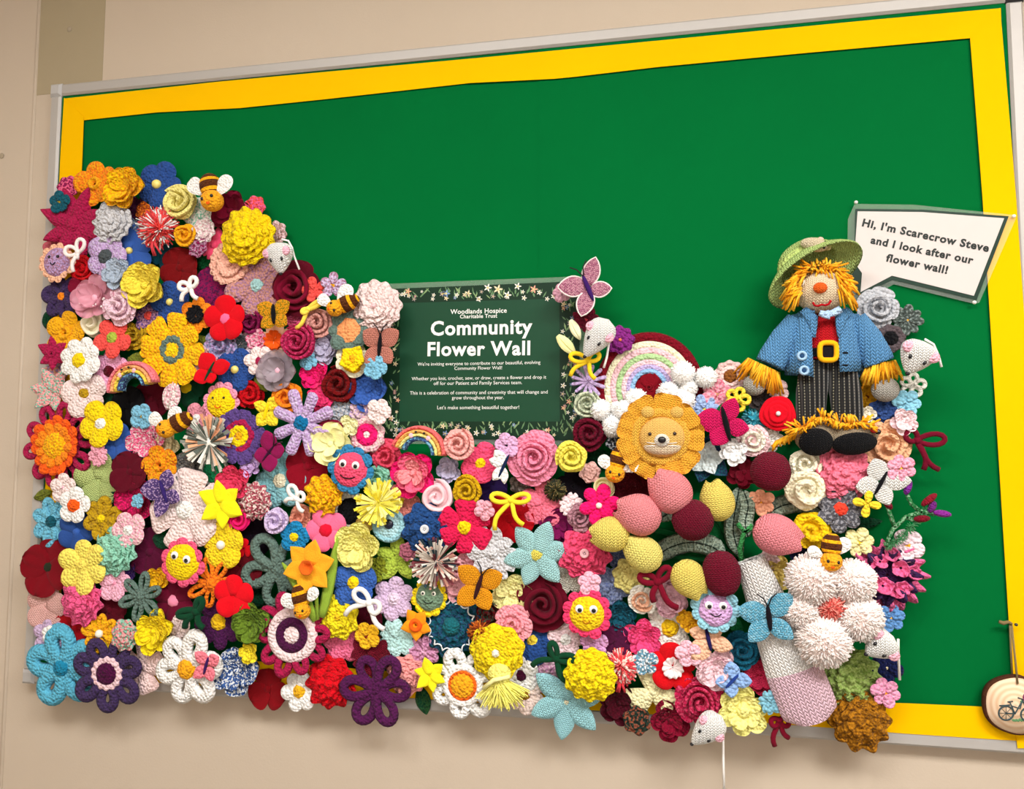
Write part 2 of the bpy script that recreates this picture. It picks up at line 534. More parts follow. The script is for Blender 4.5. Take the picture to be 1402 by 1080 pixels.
# seam of the wall lining and a patch left in the old sage paint
strip_o = bpy.data.objects.new('trim_1', tube('trim_1', [(-0.061, 0.0005, 0.0), (-0.061, 0.0005, RZ * .5), (-0.061, 0.0005, RZ)], 0.0042, M_WALL, sides=10)); COL.objects.link(strip_o)
tag(strip_o, 'thin vertical cover strip on the beige wall', kind='structure')
world_box('trim_2', -0.058, 0.099, -0.0006, 0, BASE + 1.195, RZ, M_SAGE, 'patch of sage green paint on the wall above the board corner')
# two filled screw holes
for hx, hy in ((95, 40), (2, 213)):
    t = Thing('wall_mark', 'small filled screw hole in the %s' % ('sage paint patch' if hx > 50 else 'beige wall beside the cover strip'), 'wall mark', hx, hy, 0.0012)
    t.part('filler', dome('filler', 0.006, 0.0015, plain('a89a84', 0.9), seg=12, n=3))

# ------------------------------------------------------------------ the notice board
BW, BH, BT = 1.80, 1.20, 0.022
bd = Thing('notice_board', 'large green notice board with yellow paper border and silver frame', 'notice board', 81, 125, 0.0)
bd.o.matrix_world = Matrix.Translation((0, 0, BASE)) @ RX90
bd.p = (0, 0, 0); bd.d = 0.0
def paper(name, c, bump=0.0):
    mt, N, L, b = principled(name, 0.9)
    b.inputs['Specular IOR Level'].default_value = 0.05
    tc = N.new('ShaderNodeTexCoord')
    n1 = N.new('ShaderNodeTexNoise'); n1.inputs['Scale'].default_value = 5; n1.inputs['Detail'].default_value = 5
    L.new(tc.outputs['Object'], n1.inputs['Vector'])
    mix = N.new('ShaderNodeMix'); mix.data_type = 'RGBA'
    A = lin(c); mix.inputs[6].default_value = tuple(x * .93 for x in A[:3]) + (1,); mix.inputs[7].default_value = tuple(min(1, x * 1.06) for x in A[:3]) + (1,)
    L.new(n1.outputs['Fac'], mix.inputs['Factor']); L.new(mix.outputs[2], b.inputs['Base Color'])
    bp = N.new('ShaderNodeBump'); bp.inputs['Strength'].default_value = 0.25; bp.inputs['Distance'].default_value = 0.004
    L.new(n1.outputs['Fac'], bp.inputs['Height']); L.new(bp.outputs[0], b.inputs['Normal'])
    return mt
M_GREEN = paper('green_paper', '00662f')
M_YEL = paper('yellow_paper', 'f6bd00')
M_ALU = plain('b8b4b0', 0.5, 0.4, 0.25, name='aluminium')
FW = 0.024
bd.part('backing_panel', box_mesh('backing_panel', FW * .5, BW - FW * .5, FW * .5, BH - FW * .5, 0.001, BT - 0.003, plain('8a7a60', 0.9)))
sx = P(740, 200, BT)[0]
bd.part('paper_sheet', box_mesh('paper_sheet', FW, sx, FW, BH - FW, BT - 0.003, BT - 0.0022, M_GREEN))
bd.part('paper_sheet', box_mesh('paper_sheet', sx - 0.004, BW - FW, FW, BH - FW, BT - 0.0022, BT - 0.0012, M_GREEN))
for (a, b, c, d) in ((FW, BW - FW, 0, FW), (FW, BW - FW, BH - FW, BH), (0, FW, FW, BH - FW), (BW - FW, BW, FW, BH - FW)):
    bd.part('frame_rail', box_mesh('frame_rail', a, b, c, d, 0.0005, BT + 0.004, M_ALU, bev=0.004))
for (a, b) in ((0, 0), (BW - FW, 0), (0, BH - FW), (BW - FW, BH - FW)):
    mc = plain('2a2a2c', 0.5) if a > 0.5 else plain('b9b7b6', 0.45)
    bd.part('corner_cap', box_mesh('corner_cap', a - 0.0015, a + FW + 0.0015, b - 0.0015, b + FW + 0.0015, 0.0005, BT + 0.006, mc, bev=0.005), label='black plastic corner cap' if a > 0.5 else None)
def strip(px, z):
    pts = [P(x, y, z)[:2] for x, y in px]
    bd.part('border_strip', slab('border_strip', pts, 0.0008, M_YEL, z))
strip([(89, 135), (300, 112), (650, 80), (651, 113), (450, 135.5), (330, 148), (215, 154), (108, 165.5)], BT + 0.0002)
strip([(640, 81), (900, 56), (1200, 27), (1370, 11.5), (1371, 48.5), (1328, 52.5), (1100, 73), (900, 92), (790, 105), (760, 108), (640, 114)], BT + 0.0014)
strip([(88, 134), (115, 160), (113, 215), (104, 420), (92, 640), (80, 900), (50, 902), (68, 560), (83, 215)], BT + 0.0014)
strip([(1369, 11), (1391, 270), (1402, 430), (1440, 985), (1391, 990), (1384, 900), (1345, 270), (1328, 52)], BT + 0.0028)
strip([(74, 888), (400, 908), (760, 937), (1080, 958), (1240, 962.5), (1342, 967), (1395, 971), (1395, 1014), (1240, 1004), (900, 978), (560, 955), (60, 925)], BT + 0.0044)
strip([(1388, 985), (1415, 985), (1417, 1024), (1393, 1024)], BT + 0.0056)

# ------------------------------------------------------------------ printed sign
D_SIGN = BT + 0.0035
sg = Thing('laminated_sign', 'dark green laminated sign with white lettering and a printed flower border', 'sign', 658, 495, D_SIGN)
def gloss(c, rough, bump=0.0006, alpha=1.0):
    mt, N, L, b = principled('laminate', rough)
    b.inputs['Base Color'].default_value = lin(c); b.inputs['Specular IOR Level'].default_value = 0.15
    b.inputs['Coat Weight'].default_value = 0.10; b.inputs['Coat Roughness'].default_value = 0.18
    b.inputs['Alpha'].default_value = alpha
    n1 = N.new('ShaderNodeTexNoise'); n1.inputs['Scale'].default_value = 22; n1.inputs['Detail'].default_value = 3
    tc = N.new('ShaderNodeTexCoord'); L.new(tc.outputs['Object'], n1.inputs['Vector'])
    bp = N.new('ShaderNodeBump'); bp.inputs['Strength'].default_value = 0.4; bp.inputs['Distance'].default_value = bump
    L.new(n1.outputs['Fac'], bp.inputs['Height']); L.new(bp.outputs[0], b.inputs['Normal']); L.new(bp.outputs[0], b.inputs['Coat Normal'])
    return mt
def rect(T, a, b, c, d, z0, z1, name, mat):
    q = [T.L(*p)[:2] for p in (a, b, c, d)]
    return T.part(name, slab(name, q, z1 - z0, mat, z0))
rect(sg, (518, 389), (800, 378), (802, 610), (516, 607), -0.001, 0.0004, 'clear_film', gloss('e6ece6', 0.25, alpha=0.10))
rect(sg, (525, 396), (793, 385), (794, 603), (523, 600), 0.0004, 0.0008, 'printed_sheet', gloss('12301f', 0.45))
rect(sg, (548, 415), (766, 409), (766.5, 577), (547, 577), 0.0008, 0.0011, 'printed_panel', gloss('1b4630', 0.4))
M_INK = plain('f4f4ee', 0.5, 0.3)
def put_text(T, body, xa, ya, xb, yb, mat, bold=0.0, z=0.0014, hscale=1.0, name='lettering'):
    me = text_mesh(body, mat, bold)
    xs = [v.co.x for v in me.vertices]
    x0, x1 = min(xs), max(xs)
    A, B = T.L(xa, ya), T.L(xb, yb)
    d = B - A
    s = d.length / (x1 - x0)
    ang = atan2(d.y, d.x)
    for v in me.vertices: v.co.x -= x0
    return T.part(name, me, loc=(A.x, A.y, z), rz=ang, sc=(s, s * hscale, s))
put_text(sg, 'Woodlands Hospice', 617, 430, 694, 428, M_INK, 0.014)
put_text(sg, 'Charitable Trust', 630, 436, 681, 434.8, M_INK, 0.014)
put_text(sg, 'Community', 590, 459, 729, 456, M_INK, 0.03)
put_text(sg, 'Flower Wall', 585.5, 487, 726, 485.5, M_INK, 0.03)
for body, xa, xb, y in (("We're inviting everyone to contribute to our beautiful, evolving", 572, 740, 499.5), ('Community Flower Wall!', 622.5, 687.5, 506),
        ('Whether you knit, crochet, sew, or draw, create a flower and drop it', 564, 748, 519.5), ('off for our Patient and Family Services team.', 594, 715, 526.5),
        ('This is a celebration of community and creativity that will change and', 561.5, 750, 539.5), ('grow throughout the year.', 619, 690, 546.5),
        ("Let's make something beautiful together!", 599, 711, 560)):
    sl = (y - 585) / 5300 * (xb - xa)
    put_text(sg, body, xa, y - sl / 2, xb, y + sl / 2, M_INK, 0.0)
# flowers and grass printed round the edge of the sheet
rnd = random.Random(5)
pm = [plain(c, 0.5) for c in ('f0ece0', 'f0dcb8', 'e8a68c', '7c9ccc', '5f8658', '86a06a', 'd8c27c', '9c8f8c', 'c9909a')]
V, F, MI = [], [], []
def flat_poly(pts, m_):
    o_ = len(V)
    V.extend(pts); F.append(tuple(range(o_, o_ + len(pts)))); MI.append(m_)
def pblade(x, y, ln, ang, wd, m_):
    q = []
    for (a, b) in ((0, -.5), (.5, -.9), (1, 0), (.5, .9), (0, .5)):
        u, v = a * ln, b * wd
        q.append(sg.L(x + u * cos(ang) - v * sin(ang), y - u * sin(ang) - v * cos(ang), 0.0) + Vector((0, 0, 0.00095 + rnd.random() * .0001)))
    flat_poly(q, m_)
def pflower(x, y, r, m_):
    n = 5; q = []
    for i in range(20):
        a = 2 * pi * i / 20; rr = r * (0.62 + 0.38 * cos(n * a))
        q.append(sg.L(x + rr * cos(a), y + rr * sin(a), 0.0) + Vector((0, 0, 0.00115)))
    flat_poly(q, m_)
    q = [sg.L(x + r * .25 * cos(2 * pi * i / 8), y + r * .25 * sin(2 * pi * i / 8), 0.0) + Vector((0, 0, 0.0013)) for i in range(8)]
    flat_poly(q, 6)
def strip_print(x0, x1, y0, y1, n):
    for i in range(n * 2):
        x, y = rnd.uniform(x0, x1), rnd.uniform(y0, y1)
        pblade(x, y, rnd.uniform(6, 12), rnd.uniform(.7, 2.4), rnd.uniform(.7, 1.5), rnd.choice((4, 4, 5)))
    for i in range(n):
        x, y = rnd.uniform(x0, x1), rnd.uniform(y0, y1)
        pflower(x, y, rnd.uniform(2.2, 4.6), rnd.choice((0, 0, 0, 1, 2, 3, 7, 8)))
strip_print(530, 785, 399, 410, 34); strip_print(530, 785, 581, 597, 38); strip_print(529, 545, 405, 590, 24); strip_print(770, 788, 405, 590, 26)
for x, y, r, m_ in ((682, 396, 7, 1), (668, 394, 6, 0), (611, 402, 6, 3), (731, 396, 6, 2), (709, 392, 5.5, 0), (641, 402, 5, 1), (559, 399, 5, 2), (695, 404, 6, 0)):
    pflower(x, y, r, m_)
sg.part('printed_border', mk('printed_border', V, F, mats=pm, mi=MI, smooth=False))
for x, y in ((530, 398), (786, 389)):
    sg.part('pin', ellipsoid('pin', .003, .003, .003, plain('W', .3)), loc=sg.L(x, y, 0.002))

# ------------------------------------------------------------------ speech bubble
sb = Thing('speech_bubble_sign', 'white laminated speech bubble with dark lettering beside the scarecrow', 'sign', 1270, 345, BT + 0.008, tilt=(0, 0))
def ply(name, px, z0, z1, mat):
    sb.part(name, slab(name, [sb.L(x, y)[:2] for x, y in px], z1 - z0, mat, z0))
ply('clear_film', [(1170, 279), (1250, 280), (1386, 294), (1391, 299), (1341, 414), (1335, 416), (1224, 389), (1182, 412), (1168, 414), (1160, 380), (1161, 300)], -0.001, 0.0, gloss('e6ece6', 0.2, alpha=0.10))
ply('printed_border', [(1171, 286), (1263, 287), (1381, 296), (1337, 411), (1222, 383), (1177, 405), (1172, 402), (1166, 372), (1170, 340)], 0.0, 0.0005, gloss('243a30', 0.3))
ply('printed_sheet', [(1174, 289.5), (1262, 290.5), (1374.5, 299), (1333, 405), (1221, 377.5), (1178, 400), (1180, 374), (1170, 360), (1170.5, 338)], 0.0005, 0.001, gloss('d6ccc8', 0.5))
M_DK = plain('1c2420', 0.5, 0.3)
put_text(sb, "Hi, I'm Scarecrow Steve", 1179.5, 309.5, 1352.5, 345, M_DK, 0.04, name='lettering')
put_text(sb, 'and I look after our', 1191, 333, 1331, 361.5, M_DK, 0.04)
put_text(sb, 'flower wall!', 1212, 357.5, 1296, 375, M_DK, 0.04)
for x, y in ((1172, 277), (1334, 414), (1388, 296)):
    sb.part('pin', ellipsoid('pin', .003, .003, .003, plain('W', .3)), loc=sb.L(x, y, 0.001))

# ------------------------------------------------------------------ wooden slice with a bicycle
ws = Thing('wood_slice', 'round wooden slice with bark edge and painted bicycle hanging from twine', 'ornament', 1385, 962, BT + 0.008)
sc = mpp(1385, 962)
def bark():
    mt, N, L, b = principled('bark', 0.95)
    n1 = N.new('ShaderNodeTexNoise'); n1.inputs['Scale'].default_value = 160; n1.inputs['Detail'].default_value = 5
    tc = N.new('ShaderNodeTexCoord'); L.new(tc.outputs['Object'], n1.inputs['Vector'])
    mix = N.new('ShaderNodeMix'); mix.data_type = 'RGBA'; mix.inputs[6].default_value = lin('2e160c'); mix.inputs[7].default_value = lin('5c3420')
    L.new(n1.outputs['Fac'], mix.inputs['Factor']); L.new(mix.outputs[2], b.inputs['Base Color'])
    bp = N.new('ShaderNodeBump'); bp.inputs['Distance'].default_value = .003; L.new(n1.outputs['Fac'], bp.inputs['Height']); L.new(bp.outputs[0], b.inputs['Normal'])
    return mt
def endgrain():
    mt, N, L, b = principled('end_grain', 0.7)
    wv = N.new('ShaderNodeTexWave'); wv.wave_type = 'RINGS'; wv.rings_direction = 'Z'; wv.inputs['Scale'].default_value = 38; wv.inputs['Distortion'].default_value = 1.5
    tc = N.new('ShaderNodeTexCoord'); L.new(tc.outputs['Object'], wv.inputs['Vector'])
    mix = N.new('ShaderNodeMix'); mix.data_type = 'RGBA'; mix.inputs[6].default_value = lin('e2bb96'); mix.inputs[7].default_value = lin('f2d6b8')
    L.new(wv.outputs['Fac'], mix.inputs['Factor']); L.new(mix.outputs[2], b.inputs['Base Color'])
    return mt
R0 = 42 * sc
ws.part('bark', lathe('bark', [(R0 * .9, 0), (R0, .003), (R0 * 1.01, .008), (R0 * .955, .0125), (R0 * .93, .012)], 48, bark(), wob=.02, k=5))
ws.part('end_grain', lathe('end_grain', [(R0 * .95, .006), (R0 * .94, .012), (1e-5, .0122)], 48, endgrain(), wob=.02, k=5))
mb, mp, mg = plain('31474c', .6), plain('7c2a58', .7), plain('5c8a5c', .7)
def wpx(x, y, z=.0128): return ws.L(x, y, 0) * 1.0 + Vector((0, 0, z))
for x, y in ((1372, 972), (1402, 974)):
    ws.part('bicycle_wheel', tube('bicycle_wheel', [wpx(x + 10 * cos(a * pi / 10), y + 9.5 * sin(a * pi / 10)) for a in range(20)], 1.1 * sc, mb, closed=True, sides=5))
    for a in range(4):
        ws.part('spoke', tube('spoke', [wpx(x - 9 * cos(a * pi / 4), y - 9 * sin(a * pi / 4)), wpx(x + 9 * cos(a * pi / 4), y + 9 * sin(a * pi / 4))], .35 * sc, mb, sides=4))
for pts in ([(1372, 972), (1384, 973), (1394, 955)], [(1384, 973), (1377, 957)], [(1379, 962), (1391, 966), (1394, 955)], [(1402, 974), (1394, 953), (1388, 951)], [(1374, 957), (1381, 956)], [(1363, 962), (1377, 961)]):
    ws.part('bicycle_frame', tube('bicycle_frame', [wpx(x, y) for x, y in pts], .9 * sc, mb, sides=5))
rnd = random.Random(3)
for i in range(14):
    ws.part('painted_blossom', dome('painted_blossom', 2.2 * sc, .0008, (mp, mp, plain('c25a86', .7), mg)[i % 4], seg=8, n=2), loc=wpx(1399 + rnd.uniform(-6, 8), 952 + rnd.uniform(-4, 6), .0125))
for i in range(10):
    ws.part('painted_grass', dome('painted_grass', 2.0 * sc, .0004, mg, seg=8, n=2), loc=wpx(1382 + i * 2.2, 981 + rnd.uniform(-1, 1.5), .0123))
tw = yarn('7c6a48', 'felt')
ws.part('twine', tube('twine', [wpx(1387, 932, .014), wpx(1386, 905, .010), wpx(1383, 853, .004)], 1.5 * sc, tw))
ws.part('twine', tube('twine', [wpx(1384, 925, .004), wpx(1382, 890, .005), wpx(1381, 853, .004)], 1.5 * sc, tw))
ws.part('twine_knot', tube('twine_knot', [wpx(1366, 850, .004), wpx(1372, 852, .005), wpx(1378, 850, .006), wpx(1383, 853, .006)], [2.4 * sc, 3 * sc, 2.4 * sc, 1.8 * sc], tw))
ws.part('pin', ellipsoid('pin', .0025, .0025, .0025, plain('333333', .3)), loc=wpx(1389, 854, .005))
# ------------------------------------------------------------------ builders of the things pinned to the board
COUNT = [0]
RS = 1.08    # knitted edges spread a little past the outline read from the photo
PLACED = []
MID = dict(tulip=.85, bee=.9, fluff=.35, rose=.3, ruf=.25, ros=.25, smile=.2, bow=.0, leaf=0.0, pompom_flower=0.0, rainbow=.1, fly=.15, big_rainbow=0.0)
def depth(layer, x=None, y=None, r=22):
    # things that overlap in the same layer are pinned one over the other
    if x is None:
        return BT + 0.006 + 0.0155 * layer + 0.003
    cost = [0.0, 0.0, 0.0]
    for (a, b, c, l, k) in PLACED:
        if l == layer:
            q = (c + r) - hypot(a - x, b - y)
            if q > 0: cost[k] += q
    k = min(range(3), key=lambda i: (cost[i], i))
    PLACED.append((x, y, r, layer, k))
    return BT + 0.006 + 0.0155 * layer + 0.0048 * k

def start(name, label, cat, x, y, layer, rot, group, tilt=None):
    COUNT[0] += 1
    rnd = random.Random(COUNT[0])
    if tilt is None: tilt = (rnd.uniform(-.05, .05), rnd.uniform(-.05, .05))
    rot = rnd.uniform(0, 2 * pi) if rot is None else math.radians(rot)
    fr = sys._getframe(1).f_locals
    r = fr.get('r') or fr.get('size') or 22
    if isinstance(fr.get('bands'), list): r = max([b[0] for b in fr['bands']] + ([fr['petals'][2]] if fr.get('petals') else []))
    t = Thing(name, label, cat, x, y, depth(layer, x, y, r * .85), rot, tilt, group, MID.get(sys._getframe(1).f_code.co_name, .18) * r * mpp(x, y))
    return t, rnd

G_FL = 'crocheted and knitted flowers on the board'

def ring_of(t, rnd, me, n, off=0.0, z=0.0, jit=0.06, name='petal', tz=0.0, parent=None):
    for i in range(n):
        t.part(name, me, loc=(0, 0, z + (0.002 if i % 2 else 0)), rz=2 * pi * i / n + off + rnd.uniform(-jit, jit),
               sc=1 + rnd.uniform(-.07, .07), ry=rnd.uniform(-.04, .04) + tz, rx=rnd.uniform(-.06, .06), parent=parent)

def pet(x, y, r, cols, label, layer=1, rot=None, n=5, shape='round', cr=0.26, wd=None, pat='crochet', th=None, cup=0.06, groove=0.0, ruf=0.0,
        name='crochet_flower', inner=None, side=0.0, k=1.0, ctype='dome', ch=None, two=None, bead=False, tilt=None, jit=0.06):
    """Flat flower of n petals round a centre."""
    t, rnd = start(name, label, 'flower', x, y, layer, rot, G_FL, tilt)
    R = RS * r * mpp(x, y)
    c = cols.split(',')
    if wd is None:
        wd = {3: .62, 4: .54, 5: .46, 6: .38, 7: .325, 8: .285}.get(n, 2.25 / n)
        if shape in ('point', 'oval', 'strap'): wd *= 0.86
        if shape == 'fan': wd *= 1.12
    th = th or max(.003, R * .12)
    mp = yarn(c[0], pat, k)
    me = petal_mesh(shape, R, R * wd, R * .06, th, cup, side, groove * R, ruf * R, mat=mp)
    ring_of(t, rnd, me, n, jit=jit)
    z = th * .95
    if two:   # second, shorter ring of petals
        n2, f, ci = two
        me2 = petal_mesh(shape, R * f, R * f * min(.5, 2.6 / n2), R * .05, th, cup + .15, side, 0, 0, mat=yarn(c[ci], pat, k))
        ring_of(t, rnd, me2, n2, off=pi / n2, z=z)
        z += th * .6
    if inner:  # flat disc between petals and centre
        t.part('inner_ring', dome('inner_ring', R * inner[0], th * .8, yarn(c[inner[1]], pat, k), seg=24, n=4, wob=.04, k=10), loc=(0, 0, z))
        z += th * .6
    cc = c[1] if len(c) > 1 else c[0]
    if cr:
        if ctype == 'ring':
            t.part('flower_centre', ring_band('flower_centre', R * cr * .35, R * cr, R * cr * .6, yarn(cc, pat, k), seg=20), loc=(0, 0, z - th * .2))
        elif ctype == 'bead':
            t.part('bead', ellipsoid('bead', R * cr, R * cr, R * cr * .8, plain(cc, .25, .6)), loc=(0, 0, z + R * cr * .2))
        elif ctype == 'rose':
            t.part('flower_centre', spiral_mesh(R * cr, 2.2, R * cr * .8, .24, yarn(cc, pat, k), seed=COUNT[0]), loc=(0, 0, z - th * .3))
        elif ctype == 'frill':
            t.part('flower_centre', ruffle('flower_centre', .001, R * cr, 11, R * cr * .10, 0, yarn(cc, pat, k), seed=COUNT[0]), loc=(0, 0, z))
        else:
            t.part('flower_centre', dome('flower_centre', R * cr, ch * R if ch else R * cr * .55, yarn(cc, pat, k), wob=.05, k=7), loc=(0, 0, z - th * .2))
    return t

def loopf(x, y, r, cols, label, layer=1, rot=None, n=6, cr=0.24, wd=None, bw=None, cup=0.03, name='crochet_flower', pat='crochet', disc=0.3, power=.7, ctype='dome', fill=None, tilt=None):
    """Flower of looped petals, each with a hole."""
    t, rnd = start(name, label, 'flower', x, y, layer, rot, G_FL, tilt)
    R = RS * r * mpp(x, y)
    c = cols.split(',')
    wd = wd or 2.35 / n
    bw = bw or min(.16, wd * .42)
    me = loop_petal(R, R * wd, R * .12, R * bw, max(.0035, R * bw * .6), yarn(c[0], pat), cup, power=power)
    ring_of(t, rnd, me, n, jit=.04)
    if fill:
        mf = petal_mesh('oval', R * .9, R * wd * .62, R * .1, R * .035, cup, mat=yarn(fill, pat))
        ring_of(t, rnd, mf, n, jit=0, z=-.001, name='petal_filling')
    if disc: t.part('disc', dome('disc', R * disc, R * .09, yarn(c[0], pat), seg=20, n=4), loc=(0, 0, R * .02))
    if cr:
        if ctype == 'bead': t.part('bead', ellipsoid('bead', R * cr, R * cr, R * cr * .8, plain(c[1], .25, .6)), loc=(0, 0, R * .12))
        else: t.part('flower_centre', dome('flower_centre', R * cr, R * cr * .5, yarn(c[1] if len(c) > 1 else c[0], pat), wob=.05, k=8), loc=(0, 0, R * .09))
    return t

def rose(x, y, r, cols, label, layer=1, rot=None, turns=3.0, wid=.20, h=.62, pat='crochet', name='rolled_rose', base=0, wave=.05, tilt=None, k=1.0, leafc=None):
    """Strip rolled into a rose."""
    t, rnd = start(name, label, 'flower', x, y, layer, rot, G_FL, tilt)
    R = RS * r * mpp(x, y)
    c = cols.split(',')
    t.part('backing', dome('backing', R * .86, R * .16, yarn(c[-1] if len(c) > 1 else c[0], pat, k), seg=20, n=3, wob=.05, k=5))
    if base:
        me = petal_mesh('round', R * 1.02, R * .52, R * .3, R * .09, .05, .15, mat=yarn(c[-1] if len(c) > 1 else c[0], pat, k), ruf=.03 * R)
        ring_of(t, rnd, me, base, z=R * .02, name='outer_petal')
    t.part('rolled_strip', spiral_mesh(R * (.84 if base else 1), turns, R * h, wid, yarn(c[0], pat, k), seed=COUNT[0], wave=wave), loc=(0, 0, R * .06))
    return t

def ruf(x, y, r, cols, label, layer=1, rot=None, nl=3, k=9, amp=.10, pat='crochet', name='ruffled_flower', cr=.16, ctype='dome', tight=False, tilt=None, edge=None, scal=.085, lift=.16):
    """Layers of frills, smaller and higher towards the middle."""
    t, rnd = start(name, label, 'flower', x, y, layer, rot, G_FL, tilt)
    R = RS * r * mpp(x, y)
    c = cols.split(',')
    z = 0.0
    for i in range(nl):
        f = 1 - i * (.72 / nl)
        col = c[min(i, len(c) - 1)] if len(c) > 1 and ctype == 'layers' else c[0]
        t.part('frill', ruffle('frill', R * .06, R * f, max(5, k - i), R * amp * .45, 0, yarn(col, pat), seed=COUNT[0] * 9 + i, ph=i * 1.7, th=max(.0014, R * .035), scal=scal, lift=lift), loc=(0, 0, z))
        if edge and i == 0:
            pts = []
        z += R * .095
    if edge:
        pts = []
        for i in range(112):
            a = 2 * pi * i / 112
            rr = R * (.80 + .07 * sin(16 * a)); b = .05 * cos(16 * a)
            pts.append((rr * cos(a + b), rr * sin(a + b), R * .15 + .004))
        t.part('silver_edging', tube('silver_edging', pts, R * .026, yarn(edge, 'felt'), closed=True, sides=5))
    if cr:
        cc = c[-1]
        if ctype == 'button':
            b = t.part('button', lathe('button', [(R * cr, 0), (R * cr, .003), (R * cr * .8, .0042), (R * cr * .6, .003), (1e-5, .003)], 20, plain(cc, .3, .5)), loc=(0, 0, z))
            for q in range(4): t.part('button_hole', dome('button_hole', R * cr * .12, .0008, plain('3a3a40', .6), seg=8, n=2), parent=b, loc=(R * cr * .25 * cos(q * pi / 2 + .8), R * cr * .25 * sin(q * pi / 2 + .8), .003))
        elif ctype == 'bead': t.part('bead', ellipsoid('bead', R * cr, R * cr, R * cr * .8, plain(cc, .2, .6)), loc=(0, 0, z + R * .04))
        else: t.part('flower_centre', dome('flower_centre', R * cr, R * cr * .7, yarn(cc, pat), wob=.08, k=6), loc=(0, 0, z - R * .03))
    return t

def ros(x, y, r, cols, label, layer=1, rot=None, ns=(5, 4, 3), pat='crochet', name='layered_flower', shape='round', cup=.22, tilt=None, cr=.14, k=1.0, rufl=.05, ctype='dome'):
    """Rosette of cupped petals in rings."""
    t, rnd = start(name, label, 'flower', x, y, layer, rot, G_FL, tilt)
    R = RS * r * mpp(x, y)
    c = cols.split(',')
    z = 0
    for i, n in enumerate(ns):
        f = 1 - i * (.66 / len(ns))
        col = c[min(i, len(c) - 1)] if len(c) > 1 else c[0]
        me = petal_mesh(shape, R * f, R * f * min(.56, 2.25 / n), R * .04, R * .065, cup + .10 + .18 * i, .42, 0, rufl * R, mat=yarn(col, pat, k), tipbend=.10)
        ring_of(t, rnd, me, n, off=i * 1.1, z=z, jit=.12)
        z += R * .09
    if cr:
        if ctype == 'bead': t.part('bead', ellipsoid('bead', R * cr, R * cr, R * cr * .8, plain(c[-1], .25, .6)), loc=(0, 0, z + R * .05))
        else: t.part('flower_centre', dome('flower_centre', R * cr, R * cr * .9, yarn(c[-1], pat, k)), loc=(0, 0, z))
    return t

def pop(x, y, r, cols, label, layer=1, rot=None, n=4, pat='felt', name='felt_poppy', cr=.2, cup=.12, rufl=.06, shape='round', tilt=None, ctype='dome'):
    """Poppy of broad overlapping petals."""
    t, rnd = start(name, label, 'flower', x, y, layer, rot, G_FL, tilt)
    R = RS * r * mpp(x, y)
    c = cols.split(',')
    me = petal_mesh(shape, R, R * ({3: .72, 4: .62}.get(n, .5)), R * .02, R * .06, cup, .10, 0, rufl * R, mat=yarn(c[0], pat), nu=9, nv=9, k=2.5)
    ring_of(t, rnd, me, n, jit=.14)
    if cr:
        if ctype == 'rose': t.part('flower_centre', spiral_mesh(R * cr, 1.8, R * cr * .7, .26, yarn(c[-1], pat), seed=COUNT[0]), loc=(0, 0, R * .05))
        else: t.part('flower_centre', dome('flower_centre', R * cr, R * cr * .6, yarn(c[-1], pat), wob=.08, k=8), loc=(0, 0, R * .05))
    return t

def disc(x, y, bands, label, layer=1, rot=None, name='crochet_flower', pat='crochet', petals=None, tilt=None, sc=1.0, h=.14):
    """Flower of concentric crochet rounds: bands = [(outer r px, colour, scallop count)], from outside in."""
    t, rnd = start(name, label, 'flower', x, y, layer, rot, G_FL, tilt)
    s = mpp(x, y)
    z = 0.0
    if petals:
        kind, n, r, col, w_ = petals
        R = r * s
        if kind == 'loop': me = loop_petal(R, R * w_, R * .3, R * w_ * .41, R * .06, yarn(col, pat), .03)
        else: me = petal_mesh(kind, R, R * w_, R * .1, R * .08, .05, .1, mat=yarn(col, pat), ruf=.02 * R)
        ring_of(t, rnd, me, n, jit=.05)
        z += R * .05
    for i, (r, col, k_) in enumerate(bands):
        R = r * s
        r0 = bands[i + 1][0] * s * .92 if i + 1 < len(bands) else 0
        if r0: t.part('round', ring_band('round', r0, R, max(.003, (R - r0) * .35), yarn(col, pat), z=0, wob=(.05 if k_ else 0), k=k_, seg=max(40, 6 * k_)), loc=(0, 0, z))
        else: t.part('flower_centre', dome('flower_centre', R, R * .3, yarn(col, pat), wob=(.06 if k_ else 0), k=k_, seg=max(24, 6 * k_)), loc=(0, 0, z))
        z += .0015
    return t

